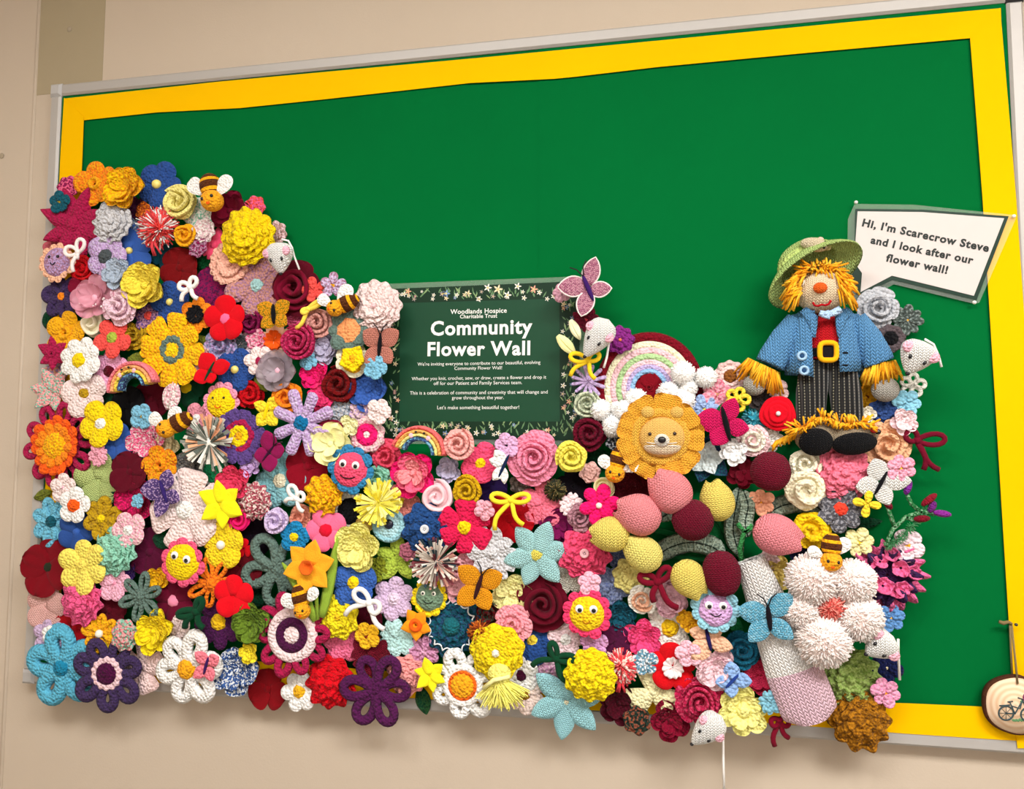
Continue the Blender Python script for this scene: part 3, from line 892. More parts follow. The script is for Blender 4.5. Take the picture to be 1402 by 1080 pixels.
def smile(x, y, r, face, petc, label, layer=2, rot=0, n=11, eyes='black', mouth=True, name='smiling_flower', pr=1.0, fr=.74, edot=.08, mouthc='BK', et=(-.28, .28, .22), mw=.26, my=-.22):
    t, rnd = start(name, label, 'smiling flower', x, y, layer, rot, 'smiling flower faces', (0, 0))
    R = r * mpp(x, y)
    me = petal_mesh('round', R * pr, R * 2.7 / n, R * .45, R * .07, .02, .1, mat=yarn(petc))
    ring_of(t, rnd, me, n, jit=.03)
    f = t.part('face', dome('face', R * fr, R * .30, yarn(face, 'crochet', .9), seg=28, n=7, skirt=.002), loc=(0, 0, R * .02))
    def onface(u, v):
        q = min(.98, hypot(u, v) / fr)
        return Vector((u * R, v * R, R * .02 + R * .30 * sqrt(1 - q * q)))
    for ex in et[:2]:
        p = onface(ex, et[2])
        if eyes == 'googly':
            e = t.part('eye', dome('eye', R * .17, R * .07, plain('f6f4f0', .15, .6), seg=16, n=4), loc=p)
            t.part('pupil', dome('pupil', R * .09, R * .03, plain('0c0c10', .15, .6), seg=12, n=3), parent=e, loc=(R * .02, -R * .03, R * .062))
        elif eyes == 'ring':
            e = t.part('eye', dome('eye', R * .12, R * .05, plain('f2efe2', .2, .6), seg=14, n=3), loc=p)
            t.part('pupil', dome('pupil', R * .06, R * .03, plain('0c0c10', .15, .6), seg=10, n=3), parent=e, loc=(0, 0, R * .04))
        else:
            t.part('eye', ellipsoid('eye', R * edot, R * edot, R * edot, plain('0c0c10', .2, .6), seg=10, n=6), loc=p)
    if mouth:
        pts = []
        for i in range(9):
            a = -1 + i / 4
            pts.append(onface(mw * a, my - .11 * (1 - a * a) + .05) + Vector((0, 0, .0008)))
        t.part('mouth', tube('mouth', pts, R * .022, yarn(mouthc, 'felt'), sides=5))
    return t

def fluff(x, y, r, cols, label, layer=1, n=620, name='pompom_flower', wid=.0013, flat=False, r0=.25, jit=.2, core=.55, squash=.8, tails=0, cat='flower', droop=0.0):
    t, rnd = start(name, label, cat, x, y, layer, 0, 'pompom and tassel flowers', (0, 0))
    R = r * mpp(x, y)
    ms = [yarn(q, 'felt') for q in cols.split(',')]
    t.part('core', ellipsoid('core', R * core, R * core, R * core * .6, ms[0], seg=14, n=8))
    t.part('strands', strands('strands', R, n, ms, seed=COUNT[0], wid=wid, flat=flat, r0=r0, jit=jit, squash=squash, droop=droop), kind='stuff')
    for i in range(tails):
        a = -pi / 2 + rnd.uniform(-.35, .35)
        t.part('yarn_end', tube('yarn_end', [(0, -R * .5, R * .4), (R * .6 * cos(a), R * .9 * sin(a), R * .5), (R * 1.1 * cos(a), R * 1.25 * sin(a), R * .3)], .0022, ms[-1], sides=5))
    return t

def leaf(x, y, ln, wd, rot, col, label, layer=0, shape='oval', pat='crochet', name='knitted_leaf', n=1, fan=50, tilt=None):
    t, rnd = start(name, label, 'leaf', x, y, layer, rot, 'knitted leaves between the flowers', tilt)
    s = mpp(x, y)
    me = petal_mesh(shape, ln * s * .5, wd * s * .5, -ln * s * .5, .0045, .02, .1, .0015, mat=yarn(col, pat))
    if n == 1:
        t.part('blade', me); t.part('midrib', tube('midrib', [(-ln * s * .45, 0, .004), (0, 0, .0052), (ln * s * .4, 0, .004)], .001, yarn(col, 'felt'), sides=5))
    else:
        for i in range(n):
            a = math.radians((i - (n - 1) / 2) * fan)
            t.part('blade', me, rz=a, loc=(cos(a) * ln * s * .4, sin(a) * ln * s * .4, .001 * i))
    return t

def bow(x, y, size, col, label, layer=3, rot=0, rad=2.6, tails=(1.0, 1.0), loops=(.62, .62), tang=(-110, -65), lang=(150, 30), pat='felt', fatl=.26):
    t, rnd = start('yarn_bow', label, 'bow', x, y, layer, rot, 'bows tied of knitted cord', (0, 0))
    s = mpp(x, y); S = size * s; r = rad * s
    m_ = yarn(col, pat)
    for i in (0, 1):
        a0 = math.radians(lang[i]); pts = []
        for q in range(15):
            tt = 2 * pi * q / 15
            u = S * loops[i] * (1 - cos(tt)) / 2; v = S * fatl * sin(tt) * (sin(tt / 2)) ** .6
            pts.append((u * cos(a0) - v * sin(a0), u * sin(a0) + v * cos(a0), .004 + .006 * sin(tt / 2)))
        t.part('bow_loop', tube('bow_loop', pts, r, m_, closed=True, sides=7, flat=.8))
    for i in (0, 1):
        a0 = math.radians(tang[i]); bend = (-.22, .22)[i]; pts = []
        for q in range(8):
            u = q / 7; ln = S * tails[i]
            aa = a0 + bend * sin(pi * u) * (1 if tang[i] < -90 else -1)
            pts.append((ln * u * cos(aa), ln * u * sin(aa), .004 + .003 * sin(pi * u)))
        t.part('bow_tail', tube('bow_tail', pts, r, m_, sides=7, flat=.8))
    t.part('knot', ellipsoid('knot', r * 1.5, r * 1.4, r * 1.3, m_, seg=12, n=7), loc=(0, 0, .006))
    return t

def fly(x, y, r, cols, label, layer=3, rot=0, pat='knit', body='BK', wings=((38, 1.0, .42), (142, 1.0, .42), (-38, .85, .40), (-142, .85, .40)), shape='oval', ant=True, bl=.5, bw=.09, tilt=(0, 0), edge=None, cupw=.12, name='butterfly'):
    """Butterfly: wings = (angle, length, width), body along local y."""
    t, rnd = start(name, label, 'butterfly', x, y, layer, rot, 'knitted butterflies', tilt)
    R = r * mpp(x, y)
    c = cols.split(',')
    for i, (a, ln, wd) in enumerate(wings):
        me = petal_mesh(shape, R * ln, R * wd, R * .03, .0042, cupw, .06, .001, mat=yarn(c[min(i // 2, len(c) - 1)], pat))
        wg = t.part('wing', me, rz=math.radians(a), loc=(0, (.1 if a > 0 else -.08) * R, .003))
        if edge:
            pts = []
            for side_ in (1, -1):
                rr = [q / 8 for q in range(1, 9)] if side_ == 1 else [q / 8 for q in range(7, 0, -1)]
                for u in rr:
                    pts.append((R * .03 + u * (R * ln - R * .03), side_ * R * wd * prof(shape, u), cupw * R * ln * u * u + .001))
            t.part('wing_edging', tube('wing_edging', pts, .0014, yarn(edge, 'felt'), sides=5), parent=wg)
    t.part('body', ellipsoid('body', R * bw, R * bl, R * bw * 1.2, yarn(body, 'felt'), axis='y', seg=10, n=8), loc=(0, 0, .007))
    if ant:
        for sgn in (-1, 1):
            t.part('antenna', tube('antenna', [(0, R * bl * .85, .008), (sgn * R * .12, R * (bl + .22), .012), (sgn * R * .3, R * (bl + .38), .013)], .0011, plain('1a1418', .7), sides=5))
    return t

def bee(x, y, r, label, layer=3, body=(0, 1), wings=((-20, -10, 9), (18, -12, 9)), bl=1.5, headc='f0a020', bands=('BR', 'GO'), look=(0, 0)):
    """Bee: head at x, y; body trailing towards body direction (photo px, y down); wings = (dx, dy, r px)."""
    t, rnd = start('knitted_bee', label, 'bee', x, y, layer, 0, 'knitted bees', (0, 0))
    s = mpp(x, y); R = r * s
    ang = atan2(-body[1], body[0])
    n = 12
    bnd = [0, 1, 0, 0, 1, 0, 0, 1, 0, 0, 1, 0]
    bm = ellipsoid('abdomen', R * bl, R * .98, R * .9, mats=[yarn(bands[0], 'crochet', .8), yarn(bands[1], 'crochet', .8)], band=bnd, axis='x', seg=16, n=n)
    t.part('abdomen', bm, rz=ang, loc=(cos(ang) * R * 1.4, sin(ang) * R * 1.4, R * .7))
    t.part('head', ellipsoid('head', R, R * .95, R * .9, yarn(headc, 'crochet', .8), seg=18, n=10), loc=(0, 0, R * .95))
    perp = ang + pi / 2
    for sg_ in (-1, 1):
        px_, py_ = sg_ * .45 * R * cos(perp) + .05 * R * cos(ang), sg_ * .45 * R * sin(perp) + .05 * R * sin(ang)
        t.part('eye', ellipsoid('eye', R * .15, R * .17, R * .12, plain('140c0a', .3, .5), seg=10, n=6), loc=(px_, py_, R * .95 + .88 * sqrt(max(.02 * R * R, R * R - px_ ** 2 - py_ ** 2))))
    t.part('cheek', dome('cheek', R * .2, R * .06, yarn('DO', 'felt'), seg=10, n=3), loc=(-.4 * R * cos(ang), -.4 * R * sin(ang), R * 1.72))
    for dx, dy, wr in wings:
        a = atan2(-dy, dx); ln = hypot(dx, dy) * s
        me = petal_mesh('round', wr * s * 1.15, wr * s * .85, -wr * s * 1.0, .004, .10, .25, mat=yarn('W', 'crochet', .8))
        t.part('wing', me, rz=a, loc=(dx * s, -dy * s, R * .9))
    return t

def mouse(x0, y0, x1, y1, wpx, label, layer=3, tail=(), earc='LP', flip=False, eyes=True):
    """Mouse lying with its rump at x0, y0 and nose at x1, y1 (photo px)."""
    cx, cy = (x0 + x1) / 2, (y0 + y1) / 2
    COUNT[0] += 1
    t = Thing('knitted_mouse', label, 'mouse', cx, cy, depth(layer), 0, (0, 0), 'white knitted mice')
    A, B = t.L(x0, y0, .015), t.L(x1, y1, .015)
    A.z = B.z = 0
    d = (B - A); Lg = d.length; ang = atan2(d.y, d.x)
    R = wpx * .5 * mpp(cx, cy)
    pr = []
    for i in range(13):
        u = i / 12
        rr = R * (sqrt(max(0, 1 - ((u - .3) / .3) ** 2)) if u < .3 else (1 - ((u - .3) / .7) ** 1.7 * .88) if u < .985 else .06)
        pr.append((max(1e-5, rr), u * Lg))
    me = lathe('body', pr, 18, yarn('fbf8f2', 'knit', .85))
    # turn: lathe axis z -> direction of the nose
    q = Vector((0, 0, 1)).rotation_difference(Vector((cos(ang), sin(ang), 0)))
    for v in me.vertices:
        c_ = q @ v.co
        v.co = (c_.x + A.x, c_.y + A.y, c_.z * .85 + R * .85)
    me.update()
    t.part('body', me)
    ux, uy = cos(ang), sin(ang)
    for sg_ in (-1, 1):
        px_, py_ = A.x + ux * Lg * .36 - uy * sg_ * R * .72, A.y + uy * Lg * .36 + ux * sg_ * R * .72
        t.part('ear', ellipsoid('ear', R * .36, R * .36, R * .2, yarn(earc, 'crochet', .7), seg=12, n=7), loc=(px_, py_, R * 1.35))
        if eyes:
            ex, ey = A.x + ux * Lg * .60 - uy * sg_ * R * .42, A.y + uy * Lg * .60 + ux * sg_ * R * .42
            t.part('eye', ellipsoid('eye', R * .16, R * .1, R * .1, plain('0e0e12', .3, .5), seg=10, n=6), loc=(ex, ey, R * 1.42), rz=ang)
    t.part('nose', ellipsoid('nose', R * .14, R * .13, R * .12, plain('15151a', .4, .4), seg=10, n=6), loc=(B.x, B.y, R * .9))
    if tail:
        t.part('tail', tube('tail', [t.L(a, b) + Vector((0, 0, R * .5 if i == 0 else .006)) for i, (a, b) in enumerate(tail)], .0019, yarn('W', 'felt'), sides=6))
    return t

def rainbow(x, y, r, cols, label, layer=2, a0=0, a1=180, r0=.35, rot=0, th=.006, eyes=False, sx=1.0, name='crochet_rainbow', bandth=None):
    t, rnd = start(name, label, 'rainbow', x, y, layer, rot, 'crocheted rainbows', (0, 0))
    R = r * mpp(x, y)
    c = cols.split(',')
    n = len(c)
    for i, col in enumerate(c):
        ro = R * (1 - (1 - r0) * i / n); ri = R * (1 - (1 - r0) * (i + 1) / n)
        rm, q = (ro + ri) / 2, (ro - ri) / 2 * 1.12
        N_ = 26
        pts = [(sx * rm * cos(math.radians(a0 + (a1 - a0) * k_ / N_)), rm * sin(math.radians(a0 + (a1 - a0) * k_ / N_)), th * .4) for k_ in range(N_ + 1)]
        t.part('rainbow_band', tube('rainbow_band', pts, q, yarn(col), sides=8, flat=th / q))
    if eyes:
        for e in (78, 100):
            rr = R * (1 - (1 - r0) * .42)
            t.part('eye', ellipsoid('eye', R * .045, R * .045, R * .04, plain('101014', .2, .6), seg=10, n=6), loc=(sx * rr * cos(math.radians(e)), rr * sin(math.radians(e)), th * 1.4))
        rr = R * (1 - (1 - r0) * .62)
        t.part('mouth', tube('mouth', [(sx * rr * cos(math.radians(e)), rr * sin(math.radians(e)) - .001 * (4 - abs(i - 2)) , th * 1.45) for i, e in enumerate((97, 93, 89, 85, 81))], .0008, plain('101014', .5), sides=5))
        for e in (62, 116):
            rr = R * (1 - (1 - r0) * .6)
            t.part('cheek', dome('cheek', R * .09, .0015, yarn('LP', 'felt'), seg=12, n=3), loc=(sx * rr * cos(math.radians(e)), rr * sin(math.radians(e)), th * 1.25))
    return t

def tulip(x, y, r, rot, col, label, layer=3, ln=2.15, tip=.45, fat=1.0, ball=False):
    """Stuffed tulip head; rot is where the petal tips point."""
    t, rnd = start('knitted_tulip', label, 'tulip', x, y, layer, rot, 'stuffed knitted tulips', (0, 0))
    R = r * mpp(x, y)
    V, F = [], []
    n, seg = 16, 30
    for i in range(n + 1):
        u = i / n
        for s in range(seg):
            a = 2 * pi * s / seg
            lob = cos(1.5 * a) ** 2     # three lobes at the mouth
            if u < .5: rr = sqrt(max(0, 1 - ((u - .45) / .46) ** 2)) if u < .45 else 1
            else: rr = 1 - (1 - tip) * ((u - .5) / .5) ** 2.2
            if ball: rr = sqrt(max(0, 1 - ((u - .5) / .5) ** 2)) ** .9; lob = .3
            rr *= 1 - .10 * (1 - lob) * max(0, u - .55) * 2
            xx = (u - .5) * ln * R + (.20 * R * lob - .06 * R) * max(0, (u - .7) / .3) ** 2
            V.append((xx, R * fat * rr * cos(a), R * .9 * rr * sin(a) + R * .85))
    for i in range(n):
        for s in range(seg):
            F.append((i * seg + s, i * seg + (s + 1) % seg, (i + 1) * seg + (s + 1) % seg, (i + 1) * seg + s))
    t.part('tulip_cup', mk('tulip_cup', V, F, yarn(col, 'knit', 1.0)))
    if not ball: t.part('tulip_heart', ellipsoid('tulip_heart', R * .2, R * tip * .86, R * tip * .8, yarn(col, 'knit'), axis='x', seg=14, n=8), loc=(ln * R * .41, 0, R * .85))
    return t
# ------------------------------------------------------------------ upper left of the flower bank
ruf(92, 256, 13, 'PK/MG', 'tiny pink and purple flecked frill beside the orange flower', 1, nl=2, k=7)
pet(80, 276, 13, 'TE,MU', 'small teal five petal flower above the raspberry star', 2, cr=.16)
pet(129, 251, 27, 'OR/GO,GO', 'orange knitted five petal flower at the top corner of the bank', 1, rot=100, shape='round', cr=.3, ctype='ring', cup=.1)
ros(170, 258, 26, 'Y/GO', 'golden yellow folded flower between the orange and blue flowers', 2, ns=(5, 4, 3))
pet(214, 252, 28, 'BL,LY', 'dark blue five petal flower with pale bead, top of the bank', 1, rot=60, ctype='bead', cr=.2)
pet(97, 306, 45, 'RA', 'large raspberry eight pointed flower under the orange flower', 1, rot=20, n=8, shape='point', cr=.2, groove=.03, wd=.24)
ruf(152, 303, 25, 'LGY', 'pale grey scalloped rosette beside the raspberry star', 2, nl=3, k=12, scal=.05)
pet(184, 287, 17, 'PL', 'deep plum flower half hidden by the red and white pompom', 0)
pet(182, 314, 15, 'ST/RB', 'dusty blue flower tucked under the red and white pompom', 0)
ruf(196, 288, 10, 'RU/OR', 'small rust frill above the red and white pompom', 1, nl=2, k=6)
fluff(212, 310, 29, 'CO,W,d04048', 'red and white yarn pompom near the lemon rose', 2, n=420, wid=.0016, tails=3)
pet(70, 338, 13, 'c05a68', 'dusty red flower behind the lilac smiling face', 0)
smile(75, 358, 25, 'LI/MV', 'PE', 'lilac smiling face with peach scalloped edge', 2, n=13, mw=.14, my=-.12, et=(-.24, .24, .22))
bow(110, 346, 26, 'f4e2e0', 'white cord bow on the red rose under the raspberry star', 3, rot=8, lang=(165, 55), tang=(-112, -110), tails=(.95, .3), rad=2.4)
rose(113, 368, 18, 'RE', 'bright red rose under the white cord bow by the lilac face', 1)
pet(143, 351, 27, 'LI/LV,DGY', 'lilac five petal flower with dark grey centre', 2, rot=65, cr=.34)
pet(176, 343, 29, 'RB,LY', 'mid blue felted flower with yellow bead, beside the teal petal', 1, rot=30, ctype='bead', cr=.15, pat='felt')
ros(160, 374, 19, 'ST', 'steel blue curled flower above the pale pink rose', 2, ns=(5, 4))
ros(198, 391, 29, 'fad648', 'large yellow folded rosette above the blue flower with yellow bead', 2, ns=(5, 4, 3), cup=.3)
pet(222, 347, 18, 'TE', 'dark teal flower under the red and white pompom', 0, pat='felt')
rose(243, 276, 23, 'eedc86', 'pale lemon rolled rose beside the topmost bee', 2, turns=2.6)
bee(291, 275, 14, 'bee with large white wings on the crest of the flower bank', 3, body=(-.25, -1), wings=((-21, -18, 12), (16, -18, 12)), bl=1.2)
pet(273, 293, 23, 'W/MI', 'white and mint flecked flower below the topmost bee', 1, n=5, pat='felt')
ros(316, 289, 26, 'BU', 'burgundy knitted flower right of the topmost bee', 1, pat='felt')
ruf(348, 283, 13, 'PK/CO', 'small coral pink frill above the big yellow ruffled flower', 1, nl=2, k=7)
rose(252, 321, 16, 'GO', 'small golden rolled rose beside the red and white pompom', 2, turns=2.2)
ruf(278, 315, 14, 'WM/W', 'small pale pink and white frill between the golden rose and yellow ruffle', 2, nl=2, k=8)
ruf(270, 338, 12, 'MV/MG', 'tiny mauve and maroon flecked frill under the golden rose', 2, nl=2, k=6)
pet(292, 334, 19, 'CB', 'rose pink felt flower tucked beside the big yellow ruffled flower', 1, n=5, shape='heart', pat='felt')
ruf(337, 323, 34, 'Y', 'big bright yellow ruffled flower on the slope of the bank', 2, nl=4, k=13, scal=.05, cr=.12)
ruf(377, 319, 14, 'TP/WM', 'small taupe frill above the first white mouse', 1, nl=2, k=7)
mouse(384, 333, 387, 376, 34, 'white knitted mouse on the slope below the yellow ruffle', 3, tail=((390, 330), (397, 331), (402, 340), (405, 352), (412, 370)))
ruf(312, 360, 25, 'f8b09c', 'peach shell shaped flower with lacy edge', 1, nl=2, k=16, amp=.03, scal=.04)
pop(244, 366, 26, 'DR', 'dark red felt flower between the teal petal and white bow', 1, n=4)
leaf(282, 357, 26, 18, 60, 'GN', 'green leaf beside the peach shell flower', 0)
pet(350, 390, 39, 'BG/MV,AQ', 'large mauve tweed flower with light blue centre', 1, rot=10, n=6, cr=.22, groove=.04, wd=.34)
rose(402, 395, 33, 'BU,MA', 'big burgundy rose under the first white mouse', 1, pat='felt', base=5, turns=2.6)
loopf(82, 405, 29, 'DP,OR', 'purple looped flower with orange centre at the edge of the bank', 1, rot=50, n=6, fill='DP', cr=.17)
pop(109, 393, 16, 'BU', 'small burgundy flower beside the purple looped flower', 1, n=4)
def organza(x, y, r, col, label, layer, n=6, a=.55, beads=True):
    t, rnd = start('sheer_flower', label, 'flower', x, y, layer, None, G_FL)
    R = r * mpp(x, y)
    me = petal_mesh('round', R, R * .5, 0, .0012, .25, .25, 0, .08 * R, mat=plain(col, .35, .5, alpha=a))
    ring_of(t, rnd, me, n, jit=.2); 
    me2 = petal_mesh('round', R * .6, R * .36, 0, .0012, .6, .3, 0, .08 * R, mat=plain(col, .35, .5, alpha=a))
    ring_of(t, rnd, me2, n - 1, jit=.3, z=.004)
    t.part('flower_centre', dome('flower_centre', R * .18, R * .14, yarn('LP', 'felt')), loc=(0, 0, .004))
    if beads:
        for i in range(9):
            q, rr = rnd.uniform(0, 6.28), R * rnd.uniform(.35, .95)
            t.part('bead', ellipsoid('bead', .0024, .0024, .0024, plain('f8f4f2', .2, .6), seg=8, n=5), loc=(rr * cos(q), rr * sin(q), R * .26))
    return t
organza(129, 407, 27, 'f0a8bc', 'sheer pink organza flower with white beads', 2)
rose(125, 443, 18, 'f0e2c6', 'cream felted rose under the sheer pink organza flower', 1, pat='felt', turns=1.8)
rose(162, 420, 23, 'f0c6d4', 'pale pink rolled rose under the steel blue flower', 2, turns=2.4, base=4)
pet(202, 432, 19, 'MV/PU,CO', 'pink and blue tweed flower with red centre', 1, n=6, cr=.3)
pet(88, 456, 28, 'GO', 'golden orange five petal flower at the left edge', 1, rot=80, cup=.1, cr=.3, ctype='ring')
leaf(65, 438, 22, 15, 100, 'DG', 'dark green leaf above the golden orange flower at the left edge', 0)
pet(70, 484, 21, 'RA', 'raspberry pointed flower left of the white daisy with yellow centre', 1, n=6, shape='point', ctype='ring', cr=.24)
pet(107, 493, 27, 'W,Y', 'white daisy with yellow centre at the left of the bank', 2, n=8, cr=.34, wd=.36)
pet(152, 462, 26, 'CO,LM', 'coral open flower with lime green centre', 2, rot=55, n=5, wd=.38, cr=.27, groove=.03)
rose(182, 460, 18, 'MU', 'olive mustard curled rose beside the coral open flower', 1, turns=2.0, base=4)
pet(148, 508, 27, 'eea4c8,MA', 'candy pink flower with maroon button centre', 1, rot=15, cr=.28, pat='crochet')
leaf(180, 492, 30, 17, -35, 'OL', 'pair of olive leaves right of the candy pink flower', 1, n=2, fan=70)
disc(233, 478, [(19, 'SG', 12), (9, 'Y', 8)], 'huge yellow flower with a teal ring round the centre', 2, petals=('fan', 8, 45, 'Y/GO', .35))
rainbow(183, 532, 34, 'ee7c8a,f5a86e,f2c94a,3c4a7c/SB', 'small rainbow with blue smiling face above the black flower', 3, a0=-2, a1=172, r0=.42, rot=17, th=.012, eyes=True)
ruf(75, 512, 15, 'PE/LI', 'small peach and lilac frill beside the white daisy', 0, nl=2, k=7)
pet(68, 534, 27, 'f3a6a8/MI', 'pink and mint variegated lily at the left edge', 1, n=6, shape='point', cr=.1, cup=.2)
pet(113, 538, 29, 'PP,MU', 'pale pink five petal flower with mustard centre', 1, rot=30, cr=.23)
leaf(147, 543, 28, 20, 80, 'DG', 'dark green leaf between the pale pink flower and small rainbow', 0)
pop(174, 556, 24, 'BK', 'black felt flower under the small rainbow', 0, n=4)
pop(206, 546, 24, 'MA', 'maroon felt flower right of the small rainbow', 0, n=4)
bow(263, 394, 22, 'W', 'white cord bow beside the mauve tweed flower', 3, rot=0, lang=(172, 50), tang=(-125, -55), tails=(.95, .8), rad=2.9)
pop(293, 396, 28, 'MG/PL', 'dark plum flower between white bow and mauve tweed flower', 0, n=4)
pet(232, 413, 27, 'BL,LY', 'blue knitted flower with yellow bead above the huge yellow flower', 1, rot=100, ctype='bead', cr=.16)
pet(268, 431, 23, 'OR,BK', 'orange flower with large black centre', 2, n=6, cr=.46, ctype='frill')
pet(307, 436, 27, 'RE,PK', 'scarlet five petal flower with pink centre', 2, rot=95, cr=.24, pat='felt')
rose(342, 442, 18, 'MG', 'magenta purple rolled rose right of the scarlet flower', 1, turns=2.3)
fly(375, 430, 26, 'GO/MU', 'golden knitted butterfly with black body', 3, rot=4, ant=False, bw=.12, wings=((25, .95, .40), (155, .95, .40), (-38, .85, .36), (-142, .85, .36)))
leaf(274, 463, 34, 13, -60, 'OL', 'olive leaf beside the huge yellow flower', 1, n=2, fan=60)
rose(300, 474, 21, 'LAV/LI', 'lilac curled rose under the scarlet flower', 1, turns=1.8, base=5)
pet(330, 470, 17, 'f0d4e0,DGY', 'pale lilac frilly flower with grey centre', 1, n=7, cr=.55, ctype='frill')
ruf(350, 465, 13, 'LP/PK', 'tiny pink frill left of the peach and orange flower', 1, nl=2, k=7)
pet(375, 466, 24, 'PE,DO', 'peach flower with bright orange heart', 1, n=4, shape='heart', cr=.48, ctype='frill', pat='felt')
pet(354, 494, 19, 'PP,RA', 'pale pink small flower with raspberry dot', 2, n=6, cr=.28)
pet(321, 506, 27, 'BL,LY', 'blue knitted flower with yellow bead behind the red butterfly', 1, rot=70, ctype='bead', cr=.18)
fly(287, 508, 28, 'RE', 'red felt butterfly on the blue flower', 3, rot=-28, pat='felt', body='DG', ant=False, wings=((40, 1.0, .36), (150, .85, .46), (-45, .5, .3), (-130, .8, .36)), bw=.06)
ruf(275, 497, 20, 'WM/LP', 'pale pink scalloped flower behind the red butterfly', 1, nl=2, k=10)
pet(254, 531, 24, 'DG,Y', 'dark green five petal flower with yellow bobble', 0, pat='felt', cr=.3)
leaf(236, 540, 40, 26, 80, 'f0b8c4/W', 'pale pink crinkled petal beside the dark green flower', 2, name='knitted_petal')
smile(300, 551, 27, 'Y', 'f094b0', 'yellow smiling face with pink scalloped edge under the red butterfly', 2, n=11, edot=.06, mw=.16, my=-.2, mouthc='DO')
rose(342, 540, 19, 'RE', 'red rolled rose right of the yellow smiling face', 1, turns=2.4)
leaf(358, 525, 28, 14, -50, 'OL', 'olive leaf above the red rolled rose', 1)
organza(380, 507, 27, 'b4a4ae', 'sheer grey lilac tulle puff', 2, n=7, a=.5, beads=False)
rose(391, 544, 22, 'OR', 'orange rolled rose under the sheer tulle puff', 2, turns=2.4)
pet(429, 397, 16, 'CO', 'small coral red star flower at the crest of the slope', 2, n=5, cr=.2, wd=.36)
pet(455, 390, 16, 'LV/MV,GO', 'small lilac and white star flower beside the coral star', 2, n=5, cr=.18, wd=.36)
bee(459, 422, 11, 'bee beside the pale pink rosette and yellow bow', 3, body=(.9, -.4), wings=((13, -17, 12), (-14, -10, 9)), bl=1.6)
bow(424, 424, 26, 'f0cf50', 'yellow cord bow left of the bee near the pale pink rosette', 3, rot=15, lang=(200, 10), tang=(-160, -140), tails=(.3, 1.1), rad=2.8, fatl=.12, loops=(.3, .9))
ruf(513, 420, 32, 'f6d2cf,f2c0c4', 'large pale pink scalloped rosette at the corner of the dark green sign', 2, nl=4, k=12, scal=.05, amp=.07, cr=.1)
rose(434, 442, 21, 'BG', 'dusty beige pink rose under the yellow bow', 2, turns=2.8)
pet(477, 452, 27, 'SG,f09860', 'grey green flower with large peach disc centre', 2, n=8, cr=.6, ch=.16, wd=.36)
ruf(402, 433, 12, 'PK', 'tiny rose pink flower beside the golden butterfly', 1, nl=2, k=6)
rose(407, 468, 24, 'RA/c83868', 'raspberry spiral rose left of the lavender cluster', 2, turns=3.6, wid=.16)
ros(446, 477, 21, 'b4aec8', 'grey lavender twisted cluster flower', 1, ns=(5, 4, 3))
pet(421, 494, 12, 'SB', 'tiny sky blue flower left of the raspberry spiral rose', 2)
ros(432, 515, 20, 'HP', 'hot pink cluster flower under the tiny sky blue flower', 1, ns=(6, 4, 3))
rose(463, 526, 26, 'DR', 'dark red rolled rose beside the blue knitted block flower', 1, turns=2.6)
disc(482, 493, [(17, 'GO', 5), (6, 'OR', 5)], 'yellow daffodil with white rim under the grey green flower', 2, petals=('round', 5, 24, 'CR', .5))
pet(482, 491, 17, 'Y,GO', 'small yellow star sewn over the white rimmed daffodil', 3, n=5, shape='point', wd=.5, cr=.3)
fly(520, 473, 31, 'DU', 'dusty coral butterfly with black body beside the sign', 3, rot=-4, ant=True, wings=((35, .95, .40), (148, .9, .42), (-48, .85, .34), (-128, .9, .36)))
pet(513, 503, 15, 'SB', 'small sky blue flower beside the dusty coral butterfly', 3)
ros(503, 535, 26, 'RB', 'blue knitted block flower beside the sign', 1, ns=(4, 4), cup=.1)

# ------------------------------------------------------------------ left, middle band
def sunburst():
    t, rnd = start('crochet_flower', 'very large raspberry looped flower with orange ring and yellow centre', 'flower', 78, 610, 1, 10, G_FL)
    s = mpp(78, 610); R = 54 * s
    ring_of(t, rnd, loop_petal(R, R * .23, R * .45, R * .085, R * .05, yarn('RA'), .02), 10, jit=.04)
    t.part('disc', dome('disc', R * .56, R * .05, yarn('RA'), seg=24, n=3))
    ring_of(t, rnd, petal_mesh('round', R * .68, R * .15, R * .3, R * .07, .12, .1, mat=yarn('DO')), 14, z=R * .05, name='orange_petal')
    ring_of(t, rnd, petal_mesh('round', R * .52, R * .12, R * .2, R * .07, .12, .1, mat=yarn('OR')), 12, z=R * .09, off=.2, name='orange_petal')
    t.part('flower_centre', dome('flower_centre', R * .33, R * .12, yarn('GO/Y'), seg=24, wob=.05, k=12), loc=(0, 0, R * .12))
sunburst()
pet(136, 580, 29, 'Y,W', 'yellow five petal flower with white centre', 2, rot=50, cr=.25)
pet(133, 623, 14, 'f0a0b4', 'tiny pink flower right of the very large raspberry flower', 2, shape='heart', cr=.1)
pet(160, 605, 24, 'RB', 'plain blue five petal flower under the yellow one with white centre', 1, pat='felt', rot=80)
pet(193, 570, 16, 'SB,MU', 'small sky blue flower under the black felt flower', 2, cr=.14)
ros(198, 605, 25, 'PK/WM', 'pink and white flecked flower below the small sky blue flower', 1, ns=(6, 5), cup=.12)
pet(133, 658, 34, 'LG', 'pale green knitted five petal flower', 1, rot=20, pat='knit', cr=.1, cup=.12, wd=.42)
pop(176, 646, 24, 'MA', 'maroon felt flower right of the pale green flower', 2, n=4)
leaf(192, 632, 26, 18, -40, 'DG', 'dark green leaf left of the golden cupped flower', 1)
pet(85, 668, 18, 'PP,LP', 'small pale pink flower on the rim of the raspberry sunburst', 2, rot=90, cr=.14)
leaf(60, 677, 26, 14, 20, 'OL', 'olive leaf sticking out at the left edge', 0)
pet(100, 692, 21, 'W,DO', 'white flower with orange centre above the blue flower', 2, n=5, cr=.4)
